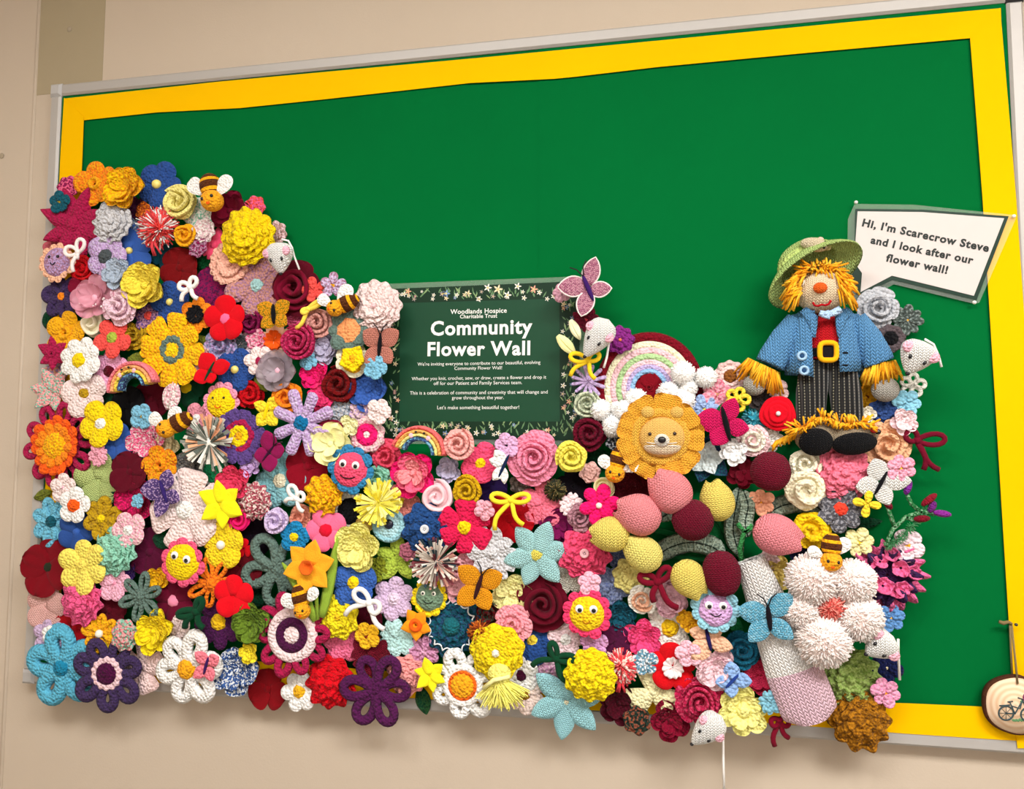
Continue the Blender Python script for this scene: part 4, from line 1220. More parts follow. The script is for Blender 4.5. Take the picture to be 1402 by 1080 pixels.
loopf(137, 710, 26, 'MU,Y', 'mustard looped flower with yellow centre', 2, n=6, cr=.2, fill='MU')
leaf(152, 680, 26, 18, 15, 'DG', 'dark green leaf under the pale green flower', 1)
ros(184, 682, 28, 'RA/HP', 'raspberry pleated flower under the purple butterfly', 1, ns=(5, 4))
fly(224, 673, 31, 'PU/LI', 'purple tweed butterfly left of the pale pink lace flower', 3, rot=22, body='352468', ant=False, wings=((50, .85, .34), (160, 1.0, .44), (-42, .75, .3), (-128, 1.0, .34)))
pet(188, 686, 9, 'SB', 'tiny sky blue bobble at the tip of the purple butterfly wing', 3, cr=.4)
pet(218, 637, 24, 'GO/OR', 'golden cupped flower under the bee by the strip pompom', 2, n=5, cr=.32, ctype='ring', cup=.15)
bee(228, 587, 12, 'bee left of the newspaper coloured strip pompom', 3, body=(.85, -.45), wings=((11, -16, 11), (-13, -11, 10)), bl=1.6)
ros(228, 608, 18, 'e8dcb0', 'cream cluster under the bee by the strip pompom', 1, ns=(5, 4))
fluff(278, 606, 37, 'e8e4da,8a9088,e2a27c,c9c6bc,5c645c', 'grey, white and peach strip pompom', 3, n=110, flat=True, wid=.0032, r0=.05, core=.2, squash=.5, jit=.15)
pet(268, 573, 19, 'd88c9c,W', 'dusty pink flower with white centre behind the strip pompom', 1, n=5, cr=.3)
disc(325, 597, [(22, 'RA', 10), (14, 'Y', 9), (5, 'GO', 0)], 'purple flower with raspberry ring and yellow heart', 2, petals=('fan', 10, 35, 'PU', .32))
fly(365, 563, 25, 'f6d030', 'yellow knitted butterfly shape left of the lilac strap flower', 2, rot=-15, pat='crochet', body='Y', ant=False, wings=((60, .9, .36), (170, .8, .3), (-30, .9, .36), (-110, .8, .38)))
pet(411, 579, 40, 'LI/LV,RB2', 'large lilac flower with strap petals and bright blue centre', 2, n=8, shape='strap', wd=.2, cr=.25, groove=.03, ch=.1)
fly(368, 620, 27, 'MG', 'magenta felt butterfly with dark body', 3, rot=-38, pat='felt', wings=((45, .75, .40), (140, 1.0, .42), (-40, .85, .42), (-135, .7, .38)), body='381030', bw=.06)
ros(342, 638, 14, 'LI', 'small lilac cluster under the purple and raspberry flower', 2, ns=(6, 4), cr=.3)
loopf(382, 658, 37, '7fb4bc,CR', 'large dusty aqua flower with cream centre', 1, n=6, fill='7fb4bc', cr=.24)
disc(292, 645, [(20, 'f0eee0', 0), (16, '1f9a62', 0)], 'green disc with white rim below the strip pompom', 1)
ros(257, 644, 23, '6a6a6c/8c8880', 'taupe grey tweed flower under the strip pompom', 1, ns=(5, 4))
ros(320, 660, 22, 'd8385c', 'rose red folded flower above the mottled carnation', 2, ns=(5, 3), cup=.3)
def bigpink():
    t = pet(251, 698, 46, 'PP,W', 'large pale pink lace flower with white centre', 2, rot=15, n=6, shape='fan', cr=.26, groove=.02, wd=.47)
bigpink()
pet(300, 690, 30, 'f4e21a,d8c010', 'glossy yellow folded paper lily', 3, n=6, shape='point', pat='felt', cr=.1, groove=.05, wd=.34, cup=.12, name='folded_lily')
ruf(347, 687, 22, 'b85868/f0dcd4', 'mottled pink, white and maroon carnation', 2, nl=4, k=12, amp=.14)
rose(326, 712, 15, 'HP', 'small hot pink rolled rose under the yellow lily', 2, turns=2.4, pat='felt')
rose(376, 713, 18, 'LV', 'lavender rolled rose beside the peach round flower', 2, turns=2.2)
ruf(438, 545, 17, 'e0346c', 'raspberry pink frill under the hot pink cluster', 1, nl=2, k=7)
ruf(463, 562, 18, 'LGY/ST', 'grey and white flecked frill left of the small pale pink flower', 1, nl=3, k=9)
ruf(493, 563, 14, 'WM/LI', 'tiny lilac pink frill under the blue block flower', 1, nl=2, k=8)
bow(450, 580, 34, 'BU', 'burgundy cord bow above the lemon cream flower', 2, rot=-28, lang=(155, 10), tang=(-120, -10), tails=(.7, 1.2), rad=3.2, fatl=.2)
pet(518, 563, 16, 'PP', 'small pale pink five petal flower at the lower corner of the sign', 3, cr=.18)
ros(477, 584, 14, 'f4eab0', 'tiny cream flower left of the flower with hot pink ring', 2, ns=(5, 3))
disc(501, 595, [(24, 'PP/LP', 9), (15, 'HP', 0), (4.5, 'PP', 0)], 'pale pink flower with a hot pink ring', 2)
ros(453, 608, 27, 'f6eda8', 'lemon cream open flower under the burgundy cord bow', 2, ns=(4, 3, 2), pat='felt', cup=.18)
pop(420, 638, 30, '8a0a20', 'large crimson felt poppy left of the coral smiling face', 1, n=4, rufl=.04)
smile(478, 643, 31, 'ee4e70', '2f7aa8', 'coral pink googly eyed face with blue scalloped edge', 3, n=10, eyes='googly', mw=.32, my=-.3, rot=-8)
rose(528, 626, 22, 'e44a66', 'coral rose right of the coral smiling face', 1, turns=2.2, base=4)
rose(517, 657, 18, 'MI', 'mint green curled rose under the coral smiling face', 1, turns=2.0, base=5)
ruf(442, 678, 24, 'GO/Y', 'golden yellow ruffled flower right of the white bow', 2, nl=4, k=10, amp=.16)
bow(408, 682, 24, 'f0eee8', 'white cord bow over the peach round flower', 3, rot=0, lang=(115, 20), tang=(-165, -60), tails=(.7, .8), rad=2.8, loops=(.75, .5))
rose(410, 709, 18, 'f69a82', 'peach round flower under the white bow', 1, turns=1.7)
disc(478, 700, [(27, 'e8e2d2', 12), (18, 'BK', 0)], 'black flower with cream frilled edge under the lemon strip pompom', 1)
fluff(513, 690, 34, 'f6e460,f2d83c,f8ec90', 'lemon yellow strip pompom', 3, n=130, flat=True, wid=.0026, r0=.05, core=.2, squash=.4, jit=.2)
pet(549, 687, 25, 'f28a80,Y', 'salmon pink five petal flower right of the lemon strip pompom', 1, cr=.2)
ros(565, 648, 29, 'HP,f06080,f28a90', 'hot pink layered rose under the rainbow beside the sign', 2, ns=(5, 4, 3))
rainbow(573, 622, 37, 'ee6a6a,f2b060,f0dc84,3c5a90/SB', 'small rainbow with blue smiling face below the dark green sign', 3, a0=5, a1=170, r0=.48, rot=-8, th=.012, eyes=True)
# ------------------------------------------------------------------ lower left
loopf(68, 714, 30, '68b0cc,TE', 'light blue looped flower with teal bead at the left edge', 1, n=7, fill='68b0cc', cr=.24)
pet(103, 728, 25, 'BL,RB', 'dark blue felted flower right of the light blue looped flower', 1, pat='felt', cr=.2, rot=70)
pet(174, 726, 22, 'LP/PP,W', 'pink and white five petal flower right of the mustard looped flower', 2, cr=.3, rot=40)
ruf(155, 756, 27, 'MI', 'mint green ruffled flower', 2, nl=4, k=10, amp=.12)
pop(203, 756, 29, '560c30', 'dark plum felt flower left of the googly eyed yellow face', 1, n=5)
pop(63, 777, 33, '7a0a18,2a3020', 'large maroon poppy with dark green centre at the left edge', 1, n=4, cr=.18)
leaf(36, 775, 18, 16, 170, 'DG', 'dark green leaf peeping out beside the maroon poppy', 0)
pet(112, 775, 32, 'fad860', 'pale yellow six petal flower beside the maroon poppy', 2, n=6, cr=.24, cup=.1)
ros(175, 781, 13, '4c2a78', 'tiny violet flower under the mint ruffle', 1, ns=(4, 3))
pet(155, 800, 22, 'f0acc4,e890ac', 'soft pink five petal flower under the mint ruffle', 2, cr=.16, rot=80)
pet(62, 830, 28, 'f4b6b0', 'salmon pale knitted flower at the left edge', 1, pat='knit', n=5, cr=.12, cup=.1)
ruf(110, 825, 26, 'e85a8c', 'rose pink carnation right of the salmon pale knitted flower', 2, nl=4, k=10, amp=.14)
loopf(190, 818, 30, 'SG', 'grey green looped lily beside the burgundy flower with pink centre', 2, n=6, wd=.26, cr=.14)
pop(148, 836, 24, 'MA', 'maroon velvet flower under the soft pink flower', 1, n=4)
pop(101, 861, 26, 'b40a18', 'red felt poppy right of the lilac flower with white centre', 1, n=4)
loopf(135, 868, 25, 'GO,f4f0e0', 'golden picot flower with pearl centre', 2, n=8, cr=.2, fill='Y', ctype='bead')
pet(65, 872, 21, 'b9a0c0', 'dusty lilac flower carrying a small white blossom', 1, n=6, cr=.2)
pet(67, 869, 11, 'W,GY', 'small white blossom sewn on the dusty lilac flower', 2, cr=.14)
ruf(170, 870, 18, 'f0a0a4/MI', 'pink and mint variegated cluster beside the golden picot flower', 2, nl=3, k=8)
ros(210, 865, 26, 'fbd21a', 'bright yellow chunky rosette above the large white flower', 2, ns=(6, 5, 3), cup=.2)
loopf(80, 915, 49, '58aac8,1c7ca0', 'large sparkly light blue flower at the bottom left corner', 1, rot=25, n=5, cr=.2, wd=.43, bw=.19, disc=.32)
disc(141, 924, [(21, 'f0c4cc', 14), (14, '4c0e3c', 0)], 'large dark purple flower with pink ring at the bottom left', 2, petals=('loop', 7, 50, 'DP', .34))
pet(190, 914, 32, 'f6ccca,W', 'large pale pink shell petal flower left of the large white flower', 1, n=5, shape='fan', cr=.18)
smile(247, 770, 31, 'Y', 'f0567c', 'yellow googly eyed face with coral scalloped edge and no mouth', 3, n=10, eyes='googly', mouth=False, rot=-15, fr=.76)
pet(302, 746, 30, 'f9cc22,W', 'yellow five petal flower with white bobble', 2, rot=20, cr=.18, ctype='bead')
pop(347, 736, 25, '1c0f1e', 'black plum felt flower under the lavender rose', 0, n=4)
pop(333, 778, 25, '5e0614', 'dark maroon felt flower left of the grey green looped flower', 1, n=4)
pet(333, 751, 12, 'RE', 'small red felt petal above the dark maroon flower', 1, n=3, pat='felt', cr=0)
loopf(287, 799, 32, 'f87a18', 'orange looped seven petal flower', 2, n=7, wd=.24, bw=.09, cr=.2)
pet(318, 817, 27, 'd80c1c', 'scarlet felt flower right of the orange looped flower', 2, pat='felt', n=5, cr=.1, rot=15)
pet(236, 823, 29, '6a0c2c,f08aa8', 'burgundy felt flower with pink centre', 1, pat='felt', n=6, cr=.26)
loopf(375, 782, 47, 'SG', 'large grey green looped flower left of the felt daffodil', 1, n=5, wd=.38, bw=.13, cr=0, disc=.2, rot=50)
ros(215, 793, 15, 'f4b010', 'small golden flower under the googly eyed yellow face', 1, ns=(5, 3))
pet(298, 852, 32, '4c1a4c,f9bc1c', 'dark purple ribbed flower with yellow blossom centre', 1, n=8, cr=.32, groove=.02)
ros(342, 854, 26, '607a24', 'olive green rosette left of the pink and purple disc', 2, ns=(5, 4, 3), cup=.12)
bow(272, 836, 30, 'DG', 'dark green cord bow with leaf loops on the purple ribbed flower', 3, rot=-10, lang=(200, 75), tang=(-118, -55), tails=(.9, .75), rad=4.2, loops=(.8, .6), fatl=.16)
leaf(247, 855, 40, 30, 70, 'PP', 'pale pink pleated petal under the bright yellow rosette', 1, name='knitted_petal')
pet(266, 873, 9, 'Y', 'tiny yellow flower above the large white flower', 2, cr=.3)
leaf(214, 712, 30, 18, 20, 'DG', 'dark green leaf left of the pale pink lace flower', 0)
leaf(222, 742, 26, 18, -30, 'DG', 'dark green leaf above the googly eyed yellow face', 1)
leaf(268, 738, 24, 20, 80, 'DG', 'dark green leaf under the pale pink lace flower', 1)
leaf(340, 815, 34, 24, 30, 'DG', 'pair of dark green leaves under the large looped flower', 0, n=2, fan=80)
pet(402, 735, 20, '1c7cb0,Y', 'small bright blue flower with yellow centre above the felt daffodil', 2, n=5, cr=.3, rot=10)
loop_t = disc(397, 871, [(35, 'f4d2d4', 0), (23, '4c1440', 0), (11, 'f4d2d4', 12)], 'large pink and purple target disc on raspberry loops', 2, petals=('loop', 10, 55, 'RA', .24))
pet(445, 726, 28, 'f06a90,d01430', 'pink five petal flower with red centre', 2, rot=35, cr=.3, pat='felt')
ros(490, 748, 30, 'fae482', 'lemon yellow folded rosette', 2, ns=(5, 4, 3), cup=.3, rufl=.03)
def daffodil():
    x, y = 425, 775
    t, rnd = start('felt_daffodil', 'orange felt daffodil with green leaves and stem', 'flower', x, y, 3, 0, G_FL, (0, 0))
    s = mpp(x, y); R = 36 * s
    me = petal_mesh('point', R, R * .36, R * .1, .003, .08, .1, .002, mat=yarn('f6a224', 'felt'))
    for i in range(6): t.part('petal', me, rz=pi / 3 * i + .28, loc=(0, 0, .008 + .001 * (i % 2)))
    t.part('trumpet', lathe('trumpet', [(R * .12, .008), (R * .17, .014), (R * .27, .022), (R * .24, .0225), (R * .12, .013), (1e-5, .012)], 20, yarn('d8641c', 'felt'), wob=.05, k=6))
    g = yarn('8aa838', 'felt')
    for pts in ([(440, 845), (452, 800), (462, 735)], [(432, 850), (412, 805), (386, 770)]):
        q = [t.L(*p) for p in pts]
        path = []
        for i in range(9):
            u = i / 8; path.append(q[0] * ((1 - u) ** 2) + q[1] * (2 * u * (1 - u)) + q[2] * (u * u))
        t.part('leaf', tube('leaf', path, [s * v for v in (4.5, 6, 7, 7.5, 7.5, 7, 6, 4, 1)], g, sides=6, flat=.28))
    t.part('stem', tube('stem', [t.L(435, 848), t.L(433, 815), t.L(428, 785)], s * 2.6, g))
daffodil()
pet(483, 798, 32, '3c66b8,Y', 'large mid blue five petal flower with yellow centre', 2, rot=92, cr=.25, pat='crochet')
def aquaeye():
    t, rnd = start('crochet_eye_disc', 'pale aqua disc with one dark eye under the lemon strip pompom', 'flower', 531, 719, 2, 0, G_FL, (0, 0))
    s = mpp(531, 719)
    t.part('disc', dome('disc', 23 * s, .007, yarn('a8d0d8'), seg=28, n=5))
    t.part('round', ring_band('round', 15 * s, 23 * s, .006, yarn('90c0cc')), loc=(0, 0, .001))
    e = t.part('eye', dome('eye', 6.5 * s, .004, plain('10142c', .2, .6), seg=16, n=4), loc=t.L(534, 717) + Vector((0, 0, .007)))
aquaeye()
ros(500, 718, 12, 'd8b860', 'tan yellow petal cluster above the lemon folded rosette', 1, ns=(4,))
pet(543, 765, 32, 'a6bc44', 'lime green leafy flower under the aqua eye disc', 1, n=5, shape='oval', cr=.14, wd=.3, rot=20)
ruf(558, 755, 11, '9c5868', 'small mauve dot on the lime green leafy flower', 2, nl=2, k=6)
pet(515, 780, 16, '7c8420', 'small olive flower right of the large mid blue flower', 1, n=5)
pet(538, 820, 29, 'd2b6d6,e4cce4', 'pale lilac six petal flower beside the sage smiling face', 1, n=6, cr=.3, groove=.02)
bow(507, 824, 34, 'W', 'white cord bow with long tails over the burgundy flower', 3, rot=0, lang=(140, -30), tang=(-152, -58), tails=(1.1, 1.15), rad=3.4, loops=(.7, .5))
pop(500, 847, 21, '500a20', 'small maroon flower under the long tailed white bow', 1, n=4)
bee(414, 836, 11, 'bee on the rim of the pink and purple disc', 3, body=(-.3, -1), wings=((-17, -11, 11), (14, -21, 9)), bl=1.7)
ruf(462, 845, 26, 'f9d820,f6c020', 'yellow ruffled flower with orange rim under the daffodil', 2, nl=3, k=8, amp=.06, cr=.14)
pet(543, 875, 24, 'b4dcda', 'pale aqua chunky five petal flower', 1, n=5, shape='heart', cr=.14)
pet(502, 871, 17, 'f9b422,8c2010', 'golden pansy under the long tailed white bow', 2, n=5, cr=.2, shape='round')
pet(468, 880, 28, 'ee6e94', 'rose pink felt flower with round centre', 1, n=5, cr=.24, pat='crochet', rot=25)
pet(569, 856, 21, 'f89018,f25c14', 'small orange felt daffodil under the sage smiling face', 2, n=5, shape='point', cr=.4, pat='felt', ctype='ring', name='felt_daffodil')
loopf(253, 917, 46, 'W,f6a41c', 'large white flower with golden centre at the bottom edge', 2, rot=12, n=6, cr=.26, wd=.39, bw=.172, disc=.34)
fly(283, 911, 23, 'e87888', 'small pink butterfly with purple body on the large white flower', 3, rot=-15, pat='crochet', body='3c1c5c', ant=False, wings=((45, .85, .36), (155, .95, .36), (-45, .85, .34), (-125, .95, .34)))
ros(323, 920, 30, '3a5a96/dfe4ea', 'blue and white marled bow flower', 1, ns=(4, 4), cup=.12)
ros(341, 893, 14, 'f8d62c', 'small yellow blossom beside the marled blue flower', 2, ns=(5, 4))
pop(365, 944, 25, '840a14', 'dark red felt heart petal flower at the bottom edge', 0, n=3, rot=90)
pet(409, 947, 25, 'W,f2b020', 'white flower with golden centre under the raspberry loops', 1, n=6, cr=.34, rot=10)
ruf(452, 935, 31, 'd00c1c', 'bright red chunky ruffled flower at the bottom edge', 1, nl=4, k=9, amp=.16, cr=.2)
pop(507, 896, 27, '7a0a26', 'burgundy ribbed flower above the big purple looped flower', 1, n=5, shape='heart', pat='knit')
loopf(513, 947, 46, '541a4e', 'big purple looped flower with open holes at the bottom edge', 2, n=6, rot=0, wd=.36, bw=.13, cr=0, disc=.34)
ruf(555, 925, 24, 'f09a98', 'salmon pink carnation left of the yellow lily', 1, nl=4, k=9, amp=.14)
leaf(580, 960, 36, 22, -75, '28522c/DG', 'dark green mottled leaf at the bottom edge', 0)
# ------------------------------------------------------------------ centre
rose(627, 608, 22, 'f6a8a2', 'peach pink rose at the lower edge of the sign', 3, turns=2.6, wave=.03)
pet(657, 634, 26, 'ee4a72,Y', 'pink five petal flower with yellow centre under the sign', 2, rot=65, cr=.26)
pet(693, 610, 16, 'd6a6cc,3a2a3c', 'small lilac pink flower at the lower edge of the sign', 3, cr=.14)
fly(690, 638, 24, 'W', 'white winged dragonfly with navy body', 3, rot=-25, pat='crochet', body='16284c', ant=False, wings=((150, .95, .34), (188, .9, .3), (-60, .9, .24), (-105, .9, .3)), bl=.7)
ruf(713, 663, 14, '5c5450/8a8480', 'grey brown frill between the dragonfly and the pink rose', 1, nl=2, k=7)
rose(731, 627, 33, 'ec88a4', 'big pink rose under the sign', 2, turns=3.4, wid=.16, base=6)
ros(615, 643, 16, 'c2bcd8', 'lavender cluster right of the rainbow beside the sign', 1, ns=(5, 4))
rose(638, 672, 21, 'c8a010', 'mustard yellow curled rose', 2, turns=2.8)
pop(673, 667, 21, '241446', 'navy purple flower under the dragonfly', 1, n=4)
rose(597, 680, 23, 'f6c6cc', 'pale pink smooth rose under the hot pink layered rose', 2, turns=2.0, pat='felt')
pet(663, 698, 13, 'f0a4b4', 'tiny pink flower under the navy purple flower', 3, cr=.16)
pop(697, 710, 32, 'b00814', 'red felt flower tied with a yellow bow', 1, n=5, cup=.2)
bow(700, 684, 30, 'f6d832', 'yellow cord bow on the red felt flower', 3, rot=0, lang=(170, 10), tang=(-118, -62), tails=(1.5, 1.2), rad=3.2, loops=(.85, .85), fatl=.22)
ruf(583, 723, 30, '27508c,dfe2e6', 'blue ruffled flower with a clear button', 2, nl=4, k=9, amp=.12, ctype='button', cr=.18)
pet(635, 722, 33, 'd41c4c,Y', 'crimson pleated flower with yellow centre', 2, n=6, cr=.27, groove=.02, rot=30, shape='fan', wd=.46)
pet(743, 690, 30, 'f07088', 'salmon pink chunky star flower beside the red flower with bow', 1, n=5, cr=.16, rot=85, wd=.4)
fluff(593, 772, 35, 'e8dcd0,7a3c44,30444c,e4a898,c8c0b4', 'maroon, grey and peach strip pompom', 3, n=170, flat=True, wid=.002, r0=.05, core=.2, squash=.6, jit=.2)
pet(673, 758, 32, 'dadade/LGY', 'silver white five petal flower', 2, n=5, cr=.24, shape='heart', cup=.14, ruf=.05)
pet(734, 760, 42, 'a6d6d8,f2dc60', 'large pale aqua flower with yellow centre beside the coral button flower', 2, n=6, shape='oval', cr=.18, pat='knit', groove=.04, wd=.3, rot=10)
fly(655, 803, 36, 'f79a16', 'orange knitted butterfly with brown body', 3, rot=-18, pat='knit', body='38181c', wings=((42, .95, .38), (160, 1.0, .38), (-42, .85, .36), (-125, .95, .38)))
ros(628, 790, 33, 'f4aab4', 'soft pink open flower behind the orange butterfly', 1, ns=(5, 4), cup=.12)
ros(700, 812, 27, 'f6e69a', 'cream yellow flower behind the orange butterfly', 1, ns=(5, 3), cup=.16)
smile(587, 818, 26, 'SAGE', 'f6cc1c', 'sage green smiling face with yellow scalloped edge', 2, n=11, eyes='ring', mw=.24, my=-.2)
ruf(618, 857, 37, 'TE/264c70,1c6a74', 'big dark teal ruffled flower edged in silver', 1, nl=3, k=12, edge='dfe4ee', cr=.3, amp=.05)
rose(667, 842, 19, '6c1018/3c5040', 'dark red and green mottled rose under the orange butterfly', 1, turns=2.2)
fluff(655, 866, 17, 'b45818,7c2c10,e08a30', 'rust brown fuzzy chenille bobble', 2, n=240, wid=.0012)
rose(702, 856, 24, 'f096a2', 'pink pentagon rose left of the blue flower', 2, turns=2.0, base=5, h=.4)
rose(743, 828, 34, '640a20', 'large burgundy rose left of the yellow smiling face with pink petals', 1, turns=2.4, base=6, pat='felt')
ruf(680, 893, 34, 'fbd01a,f6f0d8', 'yellow layered flower with white centre above the tassel', 2, nl=4, k=9, amp=.07, cr=.14, scal=.05)
pet(728, 877, 30, '284c8e,f6d040', 'navy blue knitted flower with yellow centre', 1, cr=.24, rot=70)
ruf(800, 757, 32, 'ea4a72,f2b8c0', 'coral pink ruffled flower with pink button', 2, nl=4, k=10, amp=.12, ctype='button', cr=.18)
pet(775, 787, 26, 'f6eed8', 'cream petals under the coral button flower', 1, n=4, pat='knit', cr=.1)
pet(807, 798, 15, 'f4b0c4', 'tiny pale pink flower above the yellow smiling face with pink petals', 3, cr=.12)
pet(837, 802, 26, '8490b4/6a78a4', 'denim lavender flower right of the tiny pale pink flower', 1, n=5, cr=.2)
pet(843, 757, 18, '5c6e9c/8490b4', 'denim blue flower under the left yellow tulip', 0, n=5)
smile(803, 841, 33, 'fac41a', 'e83a68', 'yellow smiling face with raspberry pink petals at the bottom', 3, n=11, eyes='googly', mw=.15, my=-.28, mouthc='b06a10', fr=.72)
ros(850, 845, 23, '145468', 'dark teal rosette right of the smiling face', 1, ns=(5, 4, 3), cup=.15)
ruf(863, 788, 22, 'f6e08a', 'pale yellow frilled flower under the yellow tulips', 1, nl=3, k=8, amp=.12)
rose(879, 822, 18, 'f8b494,f4ecdc', 'peach and cream rose under the burgundy cord bow', 2, turns=1.9, base=5)
pet(917, 860, 32, 'f4efdf,f9c01a', 'cream flower with large yellow centre', 1, n=6, cr=.36, rot=12)
ros(880, 874, 25, 'e8457c', 'bright pink cluster flower', 1, ns=(6, 5, 3), cup=.16)
pop(843, 876, 20, '4c1438', 'dark plum flower under the dark teal rosette', 1, n=4)
pet(813, 881, 18, 'd29ccc', 'small orchid lilac flower under the yellow smiling face', 2, n=5, cr=.14)
pet(774, 876, 24, 'f6ccd2,W', 'pale pink flower with white centre under the large burgundy rose', 1, n=5, cr=.32)
bow(762, 900, 36, 'DG', 'dark green cord bow above the lower aqua flower', 3, rot=10, lang=(95, -5), tang=(-170, -75), tails=(.95, .9), rad=4.0, loops=(.6, .7), fatl=.15)
ruf(808, 925, 32, 'fcd014', 'bright yellow ruffled flower right of the dark green bow', 3, nl=4, k=12, amp=.10, scal=.05, cr=.2)
fluff(850, 914, 26, 'f06a68,f4d2c8,d83c48', 'red and cream yarn pompom near the bottom edge', 2, n=420, wid=.0016, tails=3)
ros(847, 963, 26, '4c0a1c', 'sparkly dark maroon flower under the red and cream pompom', 1, ns=(5, 4))
pet(775, 962, 50, '9ad0d8,f0e0c0', 'large pale aqua flower hanging over the bottom edge', 2, n=6, shape='oval', cr=.08, pat='knit', groove=.05, wd=.28, rot=20)
pet(747, 925, 22, 'd49ac0/f0c8dc', 'pink flecked flower under the dark green bow', 1, n=6, cr=.12)
pet(713, 925, 24, 'W,4c1030', 'white flower with dark plum centre', 1, n=5, cr=.3)
pet(718, 952, 24, 'f8d4cc,8c6418', 'pale peach flower with brown centre at the bottom edge', 1, n=6, cr=.3, rot=-20)
pet(883, 907, 17, '6c9cb4/e4e8ec', 'small blue and white marled flower', 2, n=5, cr=.14)
pet(893, 950, 33, 'f2e2b0', 'cream crochet triangle flower', 1, n=3, shape='fan', cr=.2, wd=.7, rot=90)
ruf(872, 987, 17, '26342c/8a4c38', 'small dark marled flower with a pin at the bottom edge', 2, nl=2, k=6)
def whitesun():
    t = disc(632, 940, [(28, 'W', 0), (20, 'f2641a', 0), (16, 'f9a21c', 14)], 'large white looped flower with orange sun centre', 2, petals=('loop', 7, 48, 'f4f2ee', .34))
whitesun()
def tassel():
    x, y = 684, 935
    t, rnd = start('yarn_tassel', 'pale yellow yarn tassel fan at the bottom edge', 'tassel', x, y, 3, 0, 'pompom and tassel flowers', (0, 0))
    s = mpp(x, y)
    V, F = [], []
    for i in range(150):
        a = math.radians(rnd.uniform(-140, -18)); ln = rnd.uniform(30, 40) * s
        p0 = Vector((rnd.uniform(-8, 8) * s, rnd.uniform(0, 8) * s, rnd.uniform(.002, .01)))
        p1 = p0 + Vector((ln * cos(a), ln * sin(a), rnd.uniform(-.004, .006)))
        v, f = tube_data([p0, p1], .0013, sides=3, caps=False)
        o_ = len(V); V += v; F += [tuple(q + o_ for q in g) for g in f]
    t.part('strands', mk('strands', V, F, yarn('f4e478', 'felt')), kind='stuff')
    t.part('tassel_head', ellipsoid('tassel_head', 16 * s, 14 * s, .010, yarn('f4e478', 'crochet')), loc=(0, 12 * s, .006))
    t.part('tassel_band', tube('tassel_band', [t.L(662, 942, .012), t.L(676, 931, .018), t.L(698, 926, .012)], .0035, yarn('f8eca0', 'felt')))
tassel()
pet(588, 925, 22, 'f8e020,d8b410', 'small bright yellow lily left of the white looped flower', 2, n=6, shape='point', pat='felt', cr=.12, groove=.04, wd=.32, cup=.15)
loopf(580, 893, 22, 'c88cb0,d8a0c0', 'mauve looped flower under the small orange daffodil', 1, n=7, cr=.2, fill='c88cb0')
# ------------------------------------------------------------------ right of the sign
fly(805, 394, 38, 'd898ac/b8708c', 'dusty pink butterfly with purple body at the top corner of the sign', 3, rot=22, pat='knit', body='3c1c64', edge='e8d8d4', wings=((50, 1.0, .30), (160, 1.0, .36), (-20, .78, .27), (-128, .95, .30)))
pet(769, 401, 12, 'd8a0b4', 'tiny pink flower under the wing of the dusty pink butterfly', 2)
pet(802, 437, 17, '5c0a20,d84a58', 'small maroon five petal flower above the mouse beside the rainbow', 2, cr=.14, shape='heart')
mouse(834, 438, 801, 489, 38, 'white knitted mouse between the sign and the large rainbow', 3, tail=((836, 452), (834, 470), (831, 490), (827, 504)))
ruf(849, 465, 17, '8c2c86,e87c50', 'small purple flower at the shoulder of the large rainbow', 2, nl=2, k=8, cr=.12)
pet(805, 522, 22, 'c0a8d4,a890bc', 'lilac daisy under the yellow bow by the sign', 2, n=12, shape='strap', wd=.12, cr=.14)
bow(806, 494, 27, 'f4c828', 'yellow cord bow under the mouse beside the rainbow', 3, rot=5, lang=(160, 25), tang=(-145, -75), tails=(1.15, .95), rad=3.0, loops=(.9, .6), fatl=.24)
leaf(776, 473, 36, 16, -48, 'f2eaa4', 'pale lemon sheer petal on the sign edge', 2, name='sheer_petal', pat='felt')
leaf(788, 452, 30, 13, -65, 'f4eec0', 'cream sheer petal left of the mouse beside the rainbow', 2, name='sheer_petal', pat='felt')
rose(803, 553, 19, 'c9d0b4/8a9480', 'sage and grey ribbon rose at the sign edge', 2, turns=2.8, wid=.15, pat='felt')
def big_rainbow():
    x, y = 889, 532
    t, rnd = start('crochet_rainbow', 'large pastel crochet rainbow with white pompom clouds', 'rainbow', x, y, 1, 0, 'crocheted rainbows', (0, 0))
    def Lz(px, py, z): 
        q = t.L(px, py, z); return Vector((q.x, q.y, z))
    cols = ['7c0c1e', 'f2e8c4', 'f0bcc4', 'a8c890', 'f0c4cc', 'b8a8d4', '8cb4dc']
    rads = [77, 65, 56.5, 48, 40, 33, 27, 21]
    for i, c in enumerate(cols):
        ro, ri = rads[i], rads[i + 1]
        rm, q = (ro + ri) / 2, (ro - ri) / 2
        pts = []
        for k_ in range(33):
            a = math.radians(205 - (205 + 22) * k_ / 32)
            pts.append(Lz(x + rm * cos(a) * .95, y - rm * sin(a), .006 + .0008 * i))
        t.part('rainbow_band', tube('rainbow_band', pts, q * 1.12 * mpp(x, y), yarn(c, 'crochet', .9), sides=8, flat=.42), label='dark red backing band' if i == 0 else None)
    ms = [yarn('f6f2ec', 'felt')]
    for px_, py_, r in ((822, 561, 14), (839, 583, 15), (857, 564, 16), (871, 547, 15), (845, 560, 10), (935, 511, 16), (915, 538, 15), (935, 548, 16), (966, 517, 14.5), (943, 531, 12), (930, 556, 12)):
        R = r * mpp(px_, py_)
        c = t.part('pompom', ellipsoid('pompom', R * .93, R * .93, R * .88, ms[0], seg=16, n=10), loc=Lz(px_, py_, .012 + R * .6))
        t.part('fluff', strands('fluff', R * 1.08, 520, ms, seed=int(px_), r0=.6, wid=.0010, zmin=-.4, squash=.95, jit=.15), parent=c, kind='stuff')
big_rainbow()
